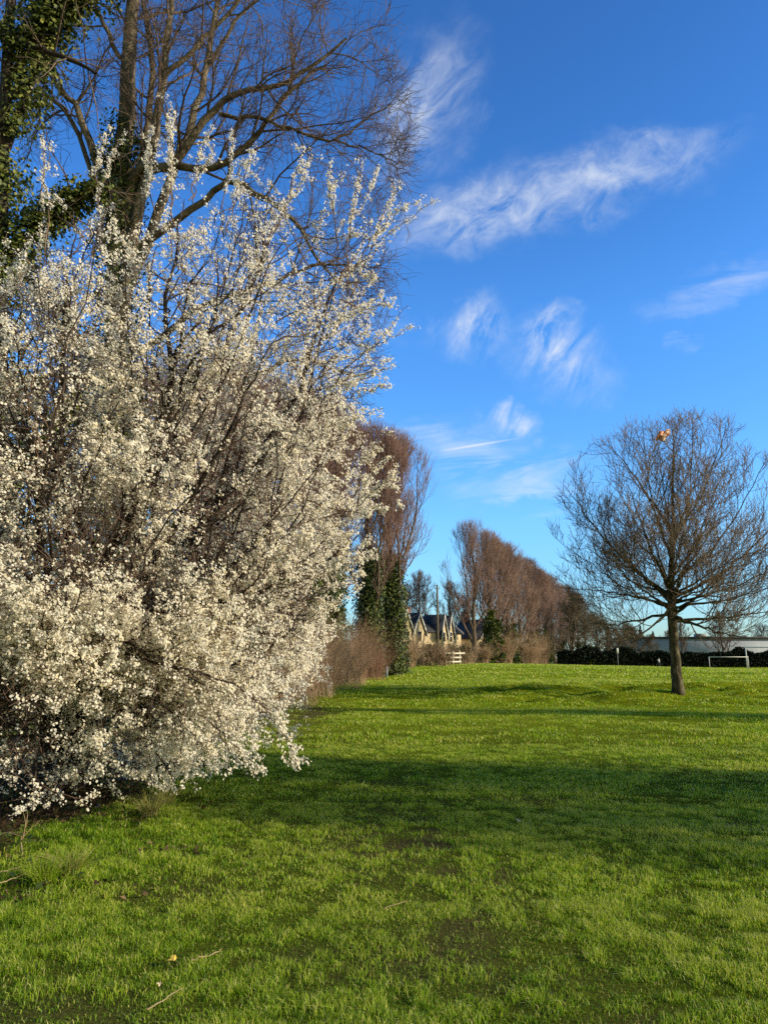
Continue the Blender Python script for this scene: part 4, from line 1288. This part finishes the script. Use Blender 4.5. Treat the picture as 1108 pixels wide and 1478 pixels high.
def goal(pxa, Y, width, height, r, depth, label):
    a = at(pxa, HOR, Y)
    o = gp(a[0], Y)
    root = thing('football_goal', label, 'goal', o, R(-4))
    MB().bar((0, 0, -0.2), (0, 0, height), r, 10).build('post', M['white_paint'], root)
    MB().bar((width, 0, -0.2), (width, 0, height), r, 10).build('post', M['white_paint'], root)
    MB().bar((-r, 0, height + r * 0.9), (width + r, 0, height + r * 0.9), r, 10).build('crossbar', M['white_paint'], root)
    if depth:
        for x in (0, width):
            MB().bar((x, 0.05, height - 0.05), (x, depth, 0.0), r * 0.35, 6).build('stay', M['grey_metal'], root)
    return root


goal(1076.5, 86, 7.32, 2.36, 0.065, 0, 'tall white full-size goal frame, cut by the picture edge')
goal(1022.5, 83, 4.15, 1.22, 0.038, 0, 'small low white goal frame beside the tall one')


# ------------------------------------------------------------------ walker
def person():
    Y = 140.0
    p = at(950, HOR, Y)
    root = thing('person', 'distant walker in pale jacket and dark trousers crossing the field by the hedge', 'person', gp(p[0], Y), R(-60))

    def skin(name, verts, edges, radii, mat, sub=1):
        me = bpy.data.meshes.new(name)
        me.from_pydata(verts, edges, [])
        o = bpy.data.objects.new(name, me)
        COL.objects.link(o)
        o.parent = root
        md = o.modifiers.new('s', 'SKIN')
        for i, rad in enumerate(radii):
            v = me.skin_vertices[0].data[i]
            v.radius = (rad, rad)
            v.use_root = i == 0
        s = o.modifiers.new('d', 'SUBSURF')
        s.levels = s.render_levels = sub
        me.materials.append(M[mat])
        return o
    # pelvis, chest, neck, head, arms, legs mid-stride (faces +x)
    v = [(0, 0, 0.95), (0, 0, 1.15), (0.01, 0, 1.38), (0.02, 0, 1.5), (0.04, 0, 1.62), (0.04, 0, 1.72),
         (0.0, 0.19, 1.40), (-0.1, 0.23, 1.14), (0.02, 0.23, 0.9), (0.0, -0.19, 1.40), (0.06, -0.23, 1.14), (0.22, -0.23, 0.93),
         (0.0, 0.1, 0.9), (0.16, 0.1, 0.5), (0.26, 0.1, 0.07), (0.38, 0.1, 0.04), (0, -0.1, 0.9), (-0.06, -0.1, 0.5), (-0.3, -0.1, 0.12), (-0.2, -0.1, 0.04)]
    e = [(0, 1), (1, 2), (2, 3), (3, 4), (4, 5), (2, 6), (6, 7), (7, 8), (2, 9), (9, 10), (10, 11), (0, 12), (12, 13), (13, 14), (14, 15), (0, 16), (16, 17), (17, 18), (18, 19)]
    rad = [0.13, 0.12, 0.14, 0.06, 0.1, 0.07, 0.06, 0.045, 0.035, 0.06, 0.045, 0.035, 0.09, 0.06, 0.04, 0.035, 0.09, 0.06, 0.04, 0.035]
    skin('body', v, e, rad, 'skin')
    skin('jacket', v[:3] + v[6:8] + v[9:11] + [(0.0, 0.23, 0.98), (0.18, -0.23, 0.99)], [(0, 1), (1, 2), (2, 3), (3, 4), (2, 5), (5, 6), (4, 7), (6, 8)], [0.165, 0.155, 0.175, 0.085, 0.065, 0.085, 0.065, 0.055, 0.055], 'jacket')
    skin('trousers', [(0, 0, 0.93), (0, 0.1, 0.88), v[13], v[14], (0, -0.1, 0.88), v[17], v[18]], [(0, 1), (1, 2), (2, 3), (0, 4), (4, 5), (5, 6)], [0.14, 0.11, 0.08, 0.065, 0.11, 0.08, 0.065], 'trousers')
    skin('hair', [(0.01, 0, 1.66), (0.03, 0, 1.75)], [(0, 1)], [0.1, 0.085], 'hair')


person()


# ------------------------------------------------------------------ litter and small things on the grass
def litter():
    r = np.random.RandomState(55)
    n = 16000
    x = r.uniform(-7.5, -1.6, n)
    y = r.uniform(5.2, 17, n)
    k = r.rand(n) < bare_amount(x, y) * 1.1
    x, y = x[k], y[k]
    n = len(x)
    c = np.stack([x, y, gz(x, y) + 0.01 + 0.03 * r.rand(n)], 1)
    V, Q = leaves(c, r.randn(n, 3) * 0.5 + np.array([0, 0, 1.0]), 0.03 + 0.035 * r.rand(n), r, 0.7, 0.12)
    o = mesh_np('leaf_litter', V, [Q], M['litter'], tone=tone4(n, r, 0.45, 0.25))
    tag(o, 'brown fallen leaves carpeting the ground under the blossom tree', 'leaf litter', kind='stuff')
    n = 3600
    x = r.uniform(-7.0, -2.2, n)
    y = r.uniform(5.6, 13, n)
    k = (r.rand(n) < bare_amount(x, y)) & (vn(x * 1.4, y * 1.4, 33) > 0.45)
    x, y = x[k], y[k]
    n = len(x)
    c = np.stack([x, y, gz(x, y) + 0.03 + 0.07 * r.rand(n)], 1)
    V, Q = leaves(c, r.randn(n, 3) * 0.5 + np.array([0, 0, 1.0]), 0.04 + 0.03 * r.rand(n), r, 0.8, 0.08)
    o = mesh_np('ground_ivy', V, [Q], M['ivy_light'], tone=tone4(n, r, 0.4, 0.25))
    tag(o, 'low green ivy leaves creeping over the litter under the blossom tree', 'ground cover', kind='stuff')


litter()


def stick(label, pts, r0, mat='dry', forks=0, seed=1, name='stick', lift=0.02):
    r = np.random.RandomState(seed)
    W = [on_ground(px, py) + np.array([0, 0, lift + dz]) for px, py, dz in pts]
    o0 = W[0].copy()
    P = smooth_line([w - o0 for w in W], 12, r0 * 0.5, r)[None]
    Rr = taper(12, r0, r0 * 0.4)[None]
    parts = [tubes(P, Rr, 6)]
    if forks:
        B, BR = spawn(P, Rr, forks, 0.3, 0.95, 35, 10, 0.14, r, ratio=0.6, tip=0.002, npts=5, wob=0.1)
        parts.append(tubes(B, BR, 4))
    V, Fq = join(parts)
    o = mesh_np(name, V, Fq, M[mat])
    o.location = o0
    tag(o, label, 'stick')


stick('pale dry stick lying on the grass beside a yellow leaf', [(276, 1391, 0), (298, 1386, 0), (320, 1378, 0.01)], 0.007, seed=2)
stick('thin twig lying in the grass at the lower edge of the picture', [(212, 1468, 0.01), (236, 1456, 0.02), (264, 1440, 0.03)], 0.004, seed=3)
stick('long bleached stem lying in the grass at the picture edge, lower of two', [(-20, 1292, 0.03), (18, 1283, 0.05), (50, 1270, 0.06)], 0.005, seed=4)
stick('bleached stem lying in the grass at the picture edge, upper of two', [(-20, 1278, 0.05), (20, 1270, 0.06), (50, 1262, 0.06)], 0.004, seed=5)
stick('bent pale twig standing up at the edge of the leaf litter', [(34, 1246, 0), (30, 1232, 0.03), (32, 1232, 0.16), (36, 1232, 0.24)], 0.009, forks=4, seed=6)
stick('dry twig lying across the leaf litter at the picture edge', [(-20, 1216, 0.03), (10, 1214, 0.05), (36, 1216, 0.05)], 0.005, forks=2, seed=7)
stick('thin straw-coloured stalk lying on the worn grass in mid lawn', [(555, 1318, 0.01), (580, 1312, 0.02), (592, 1310, 0.02)], 0.003, seed=8)


def fallen_leaf(px, py, size, mat, label, seed):
    r = np.random.RandomState(seed)
    p = on_ground(px, py)
    bm = bmesh.new()
    k = 10
    c = bm.verts.new((0, 0, 0.01))
    ring = []
    for i in range(k):
        a = i * 2 * math.pi / k
        q = size * 0.5 * (0.65 + 0.45 * abs(math.cos(a * 2.5)))
        ring.append(bm.verts.new((q * math.cos(a), q * math.sin(a) * 0.8, 0.012 * math.sin(a * 2) + 0.012 * r.rand())))
    for i in range(k):
        bm.faces.new((c, ring[i], ring[(i + 1) % k]))
    me = bpy.data.meshes.new('fallen_leaf')
    bm.to_mesh(me)
    bm.free()
    me.materials.append(M[mat])
    o = bpy.data.objects.new('fallen_leaf', me)
    COL.objects.link(o)
    o.location = p + np.array([0, 0, 0.04])
    o.rotation_euler = (0.6, 0.15, r.rand() * 3)
    tag(o, label, 'leaf')


fallen_leaf(249, 1397, 0.06, 'yellow_leaf', 'yellow fallen leaf on the grass by the pale stick', 1)
fallen_leaf(748, 1191, 0.075, 'pale_leaf', 'pale pinkish fallen leaf in the shaded grass', 2)
fallen_leaf(229, 1433, 0.025, 'pale_leaf', 'small pale fallen leaf near the bottom of the lawn', 3)


def tuft(px, py, label, straw, seed, n=260, h=0.22):
    r = np.random.RandomState(seed)
    o0 = on_ground(px, py)
    a = r.rand(n) * 6.283
    q = 0.09 * np.sqrt(r.rand(n))
    B = np.stack([np.cos(a) * q, np.sin(a) * q, 0 * a - 0.01], 1)
    d = np.stack([np.cos(a + 0.4 * r.randn(n)), np.sin(a + 0.4 * r.randn(n)), 0 * a], 1)
    hh = h * (0.5 + 0.7 * r.rand(n))
    ln = 0.2 + 0.7 * r.rand(n)
    P = np.stack([B + d * (hh * ln * u ** 2)[:, None] + np.stack([0 * hh, 0 * hh, hh * (u - 0.3 * ln * u ** 2)], 1) for u in np.linspace(0, 1, 5)], 1)
    V, Fq = tubes(P, np.linspace(1, 0.15, 5)[None, :] * 0.0026 * np.ones((n, 1)), 3)
    t = np.where(r.rand(n) < straw, 0.9 + 0.1 * r.rand(n), 0.3 + 0.35 * r.rand(n))
    o = mesh_np('grass_tuft', V, [Fq], M['grass'], tone=np.repeat(t, 15))
    o.location = o0
    tag(o, label, 'grass tuft')


tuft(102, 1262, 'long straw-tipped grass tuft at the edge of the leaf litter', 0.5, 1)
tuft(62, 1275, 'bright green long grass tuft near the bleached stems', 0.08, 2)
tuft(215, 1178, 'dry pale grass tuft under the lowest blossom', 0.85, 3, 200, 0.28)
tuft(240, 1160, 'thin dry grass tuft beside the hanging blossom edge', 0.7, 4, 130, 0.24)

# ------------------------------------------------------------------ trees outside the frame that throw the shade across the lawn
shade = lime(121, 10, 2.4, 'twig_grey', 9, (6, 5, 4), 0.012, 0.5, ivy=3000, ivy_top=0.78, ivy_size=0.26, ivy_thick=0.45)
shade.name = 'roadside_tree'
shade.location = gp(19.0, 6.6)
shade['label'] = 'ivy-clad bare tree standing outside the picture, shading the lawn'
shade['category'] = 'tree'
dup(shade, gp(32.0, 2.9), 2.0, (1.0, 1.0, 1.36), 'ivy-clad bare tree standing farther outside the picture beyond the first')
dup(shade, gp(26.0, 3.7), 0.8, (1.0, 1.0, 1.15), 'ivy-clad bare tree outside the picture between the other two ivy-clad ones')
dup(shade, gp(31.0, 15.9), 5.2, (1.4, 1.4, 1.35), 'ivy-clad bare tree outside the picture nearer the lone field tree')
thin = lime(122, 11, 2.5, 'twig_grey', 9, (7, 6, 5), 0.012, 0.16)
thin.name = 'roadside_tree'
thin.location = gp(24.0, 2.2)
thin['label'] = 'slender bare tree without ivy outside the picture, nearest the viewer'
thin['category'] = 'tree'
dup(thin, gp(22.0, 4.2), 2.5, (1.05, 1.05, 0.95), 'slender bare tree without ivy outside the picture, next to the first ivy-clad one')

# ------------------------------------------------------------------ world: sky with cirrus
def build_world():
    w = bpy.data.worlds.new('World')
    scene.world = w
    w.use_nodes = True
    nt = w.node_tree
    nt.nodes.clear()
    L = nt.links.new
    out = nt.nodes.new('ShaderNodeOutputWorld')
    bg = nt.nodes.new('ShaderNodeBackground')
    bg.inputs['Strength'].default_value = 0.15
    sky = nt.nodes.new('ShaderNodeTexSky')
    sky.sky_type = 'NISHITA'
    sky.sun_disc = False
    sky.sun_elevation = SUN_EL
    sky.sun_rotation = math.pi / 2 - SUN_AZ
    sky.air_density = 1.0
    sky.dust_density = 0.4
    sky.ozone_density = 2.5
    hs = nt.nodes.new('ShaderNodeHueSaturation')
    hs.inputs['Saturation'].default_value = 1.15
    hs.inputs['Value'].default_value = 1.0
    L(sky.outputs[0], hs.inputs['Color'])
    # bearings on the sky: u = x/y, v = z/y
    tc = nt.nodes.new('ShaderNodeTexCoord')
    sp = nt.nodes.new('ShaderNodeSeparateXYZ')
    L(tc.outputs['Generated'], sp.inputs[0])
    ym = N(nt, 'ShaderNodeMath', operation='MAXIMUM')
    L(sp.outputs[1], ym.inputs[0])
    ym.inputs[1].default_value = 0.05
    uv = nt.nodes.new('ShaderNodeCombineXYZ')
    for i, ch in ((0, 0), (1, 2)):
        d = N(nt, 'ShaderNodeMath', operation='DIVIDE')
        L(sp.outputs[ch], d.inputs[0])
        L(ym.outputs[0], d.inputs[1])
        L(d.outputs[0], uv.inputs[i])
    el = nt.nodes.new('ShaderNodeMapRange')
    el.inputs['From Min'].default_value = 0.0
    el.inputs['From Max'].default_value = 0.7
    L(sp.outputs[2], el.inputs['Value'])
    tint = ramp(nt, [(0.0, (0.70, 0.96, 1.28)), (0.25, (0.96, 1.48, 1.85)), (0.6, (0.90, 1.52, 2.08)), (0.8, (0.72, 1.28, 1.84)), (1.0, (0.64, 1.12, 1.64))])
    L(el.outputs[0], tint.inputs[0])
    # warm tint on the unseen sky behind the viewer, added for less blue fill
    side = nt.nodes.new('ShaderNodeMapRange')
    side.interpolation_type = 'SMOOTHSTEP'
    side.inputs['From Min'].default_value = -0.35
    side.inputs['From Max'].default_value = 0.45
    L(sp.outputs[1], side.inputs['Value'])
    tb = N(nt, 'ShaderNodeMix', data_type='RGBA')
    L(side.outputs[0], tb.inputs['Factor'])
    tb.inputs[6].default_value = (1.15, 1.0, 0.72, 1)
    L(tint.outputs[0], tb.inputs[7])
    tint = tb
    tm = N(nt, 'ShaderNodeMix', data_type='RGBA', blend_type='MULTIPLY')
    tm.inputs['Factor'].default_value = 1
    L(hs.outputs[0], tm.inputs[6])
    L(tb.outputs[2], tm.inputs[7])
    # ragged edges
    wn = N(nt, 'ShaderNodeTexNoise', Scale=13.0, Detail=6, Roughness=0.6)
    L(uv.outputs[0], wn.inputs['Vector'])
    wv = N(nt, 'ShaderNodeVectorMath', operation='MULTIPLY_ADD')
    L(wn.outputs['Color'], wv.inputs[0])
    wv.inputs[1].default_value = (0.11, 0.11, 0)
    L(uv.outputs[0], wv.inputs[2])
    wo = N(nt, 'ShaderNodeVectorMath', operation='SUBTRACT')
    L(wv.outputs[0], wo.inputs[0])
    wo.inputs[1].default_value = (0.055, 0.055, 0)

    def uvp(px, py):
        q = at(px, py, 1.0) - CAM
        return q[0], q[2]

    fields = []
    for k, (rot, sx, sy, nsc) in enumerate([(40, 0.75, 1.2, 18), (60, 0.55, 1.5, 16), (6, 0.4, 2.0, 13)]):
        mp2 = nt.nodes.new('ShaderNodeMapping')
        mp2.vector_type = 'TEXTURE'
        mp2.inputs['Rotation'].default_value = (0, 0, R(rot))
        mp2.inputs['Location'].default_value = (k * 3.7, k * 1.9, 0)
        mp2.inputs['Scale'].default_value = (1 / sx, 1 / sy, 1)
        L(uv.outputs[0], mp2.inputs[0])
        no = N(nt, 'ShaderNodeTexNoise', Scale=nsc, Detail=8, Roughness=0.66, Distortion=0.55)
        L(mp2.outputs[0], no.inputs['Vector'])
        fields.append(no)
    total = None
    # px, py, half length px, half width px, angle deg (anticlockwise), strength, noise stretch (along, across), noise scale
    clouds = [
        (800, 275, 300, 70, 16.5, 0.56, (1.6, 1.0), 11),
        (920, 235, 170, 46, 16.5, 0.36, (1.6, 1.0), 11),
        (680, 315, 150, 60, 10, 0.42, (1.2, 1.0), 12),
        (620, 150, 160, 75, 70, 0.62, (0.7, 2.0), 9),
        (580, 190, 90, 40, 75, 0.5, (0.8, 1.6), 12),
        (680, 472, 74, 50, 40, 0.9, (0.7, 1.5), 12),
        (808, 512, 95, 66, -35, 0.8, (0.8, 1.5), 11),
        (790, 478, 60, 28, 60, 0.8, (0.8, 1.5), 12),
        (738, 600, 50, 28, -12, 1.2, (0.9, 1.2), 10),
        (650, 640, 130, 46, -8, 0.7, (0.6, 2.2), 9),
        (745, 680, 130, 52, 0, 0.7, (0.6, 2.2), 9),
        (760, 715, 70, 14, 5, 0.35, (0.6, 2.2), 9),
        (790, 750, 60, 10, 8, 0.25, (0.6, 2.2), 9),
        (1070, 400, 100, 34, 20, 0.42, (0.7, 1.8), 10),
        (990, 440, 90, 24, 12, 0.32, (0.7, 1.8), 10),
        (988, 494, 34, 16, 0, 0.42, (0.7, 1.8), 12),
        (560, 470, 60, 30, -40, 0.18, (0.7, 1.8), 10),
        (1010, 760, 220, 30, 3, 0.2, (0.6, 2.4), 8),
    ]
    for i, (px, py, a, b, ang, amp, stv, nsc) in enumerate(clouds):
        u, v = uvp(px, py)
        ua, va = uvp(px + 10, py)
        k = (ua - u) / 10.0
        ub, vb = uvp(px, py - 10)
        kv = (vb - v) / 10.0
        mp = nt.nodes.new('ShaderNodeMapping')
        mp.vector_type = 'TEXTURE'
        mp.inputs['Location'].default_value = (u, v, 0)
        mp.inputs['Rotation'].default_value = (0, 0, R(ang))
        mp.inputs['Scale'].default_value = (a * k, b * 0.5 * (k + kv), 1)
        L(wo.outputs[0], mp.inputs[0])
        ln = N(nt, 'ShaderNodeVectorMath', operation='LENGTH')
        L(mp.outputs[0], ln.inputs[0])
        mr = nt.nodes.new('ShaderNodeMapRange')
        mr.interpolation_type = 'SMOOTHSTEP'
        mr.inputs['From Min'].default_value = 1.15
        mr.inputs['From Max'].default_value = 0.05
        L(ln.outputs['Value'], mr.inputs['Value'])
        no = fields[0 if stv[0] > 0.9 and a > 100 else (1 if stv[1] < 1.7 or ang > 60 else 2)]
        m2 = nt.nodes.new('ShaderNodeMapRange')
        m2.inputs['From Min'].default_value = 0.32 if a > 150 else 0.38
        m2.inputs['From Max'].default_value = 0.76
        m2.inputs['To Max'].default_value = amp
        L(no.outputs['Fac'], m2.inputs['Value'])
        mu = N(nt, 'ShaderNodeMath', operation='MULTIPLY')
        L(mr.outputs[0], mu.inputs[0])
        L(m2.outputs[0], mu.inputs[1])
        if total is None:
            total = mu
        else:
            ad = N(nt, 'ShaderNodeMath', operation='ADD')
            L(total.outputs[0], ad.inputs[0])
            L(mu.outputs[0], ad.inputs[1])
            total = ad
    # short contrail
    u, v = uvp(690, 642)
    k = uvp(691, 642)[0] - u
    mp = nt.nodes.new('ShaderNodeMapping')
    mp.vector_type = 'TEXTURE'
    mp.inputs['Location'].default_value = (u, v, 0)
    mp.inputs['Rotation'].default_value = (0, 0, R(9.5))
    mp.inputs['Scale'].default_value = (66 * k, 2.3 * k, 1)
    L(uv.outputs[0], mp.inputs[0])
    ln = N(nt, 'ShaderNodeVectorMath', operation='LENGTH')
    L(mp.outputs[0], ln.inputs[0])
    mr = nt.nodes.new('ShaderNodeMapRange')
    mr.inputs['From Min'].default_value = 1.0
    mr.inputs['From Max'].default_value = 0.2
    mr.inputs['To Max'].default_value = 0.45
    L(ln.outputs['Value'], mr.inputs['Value'])
    ad = N(nt, 'ShaderNodeMath', operation='ADD')
    ad.use_clamp = True
    L(total.outputs[0], ad.inputs[0])
    L(mr.outputs[0], ad.inputs[1])
    fw = nt.nodes.new('ShaderNodeMapRange')
    fw.inputs['From Min'].default_value = 0.15
    fw.inputs['From Max'].default_value = 0.35
    L(sp.outputs[1], fw.inputs['Value'])
    mu = N(nt, 'ShaderNodeMath', operation='MULTIPLY')
    L(ad.outputs[0], mu.inputs[0])
    L(fw.outputs[0], mu.inputs[1])
    mix = N(nt, 'ShaderNodeMix', data_type='RGBA')
    L(mu.outputs[0], mix.inputs['Factor'])
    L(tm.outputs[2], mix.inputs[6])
    mix.inputs[7].default_value = (5.6, 6.0, 6.5, 1)
    L(mix.outputs[2], bg.inputs[0])
    L(bg.outputs[0], out.inputs[0])


build_world()

# ------------------------------------------------------------------ sun and camera
sun = bpy.data.lights.new('Sun', 'SUN')
sun.energy = 5.0
sun.angle = R(0.53)
sun.color = (1.0, 0.87, 0.66)
so = bpy.data.objects.new('Sun', sun)
from mathutils import Vector
sd = Vector((math.cos(SUN_EL) * math.cos(SUN_AZ), math.cos(SUN_EL) * math.sin(SUN_AZ), math.sin(SUN_EL)))
so.rotation_euler = (-sd).to_track_quat('-Z', 'Y').to_euler()
so.location = (30, 0, 30)
COL.objects.link(so)

cam = bpy.data.cameras.new('Camera')
cam.sensor_fit = 'VERTICAL'
cam.sensor_height = 36.0
cam.lens = 36.0 * F / 1478.0
cam.clip_start = 0.1
cam.clip_end = 5000
co = bpy.data.objects.new('Camera', cam)
co.location = CAM
co.rotation_euler = (math.pi / 2 + PITCH, 0, 0)
COL.objects.link(co)
scene.camera = co

scene.view_settings.view_transform = 'Standard'
scene.view_settings.look = 'None'
scene.view_settings.exposure = 0
scene.view_settings.gamma = 1
scene.cycles.use_denoising = False
scene.cycles.max_bounces = 5
scene.cycles.diffuse_bounces = 4
scene.cycles.transmission_bounces = 4
scene.cycles.sample_clamp_indirect = 4.0
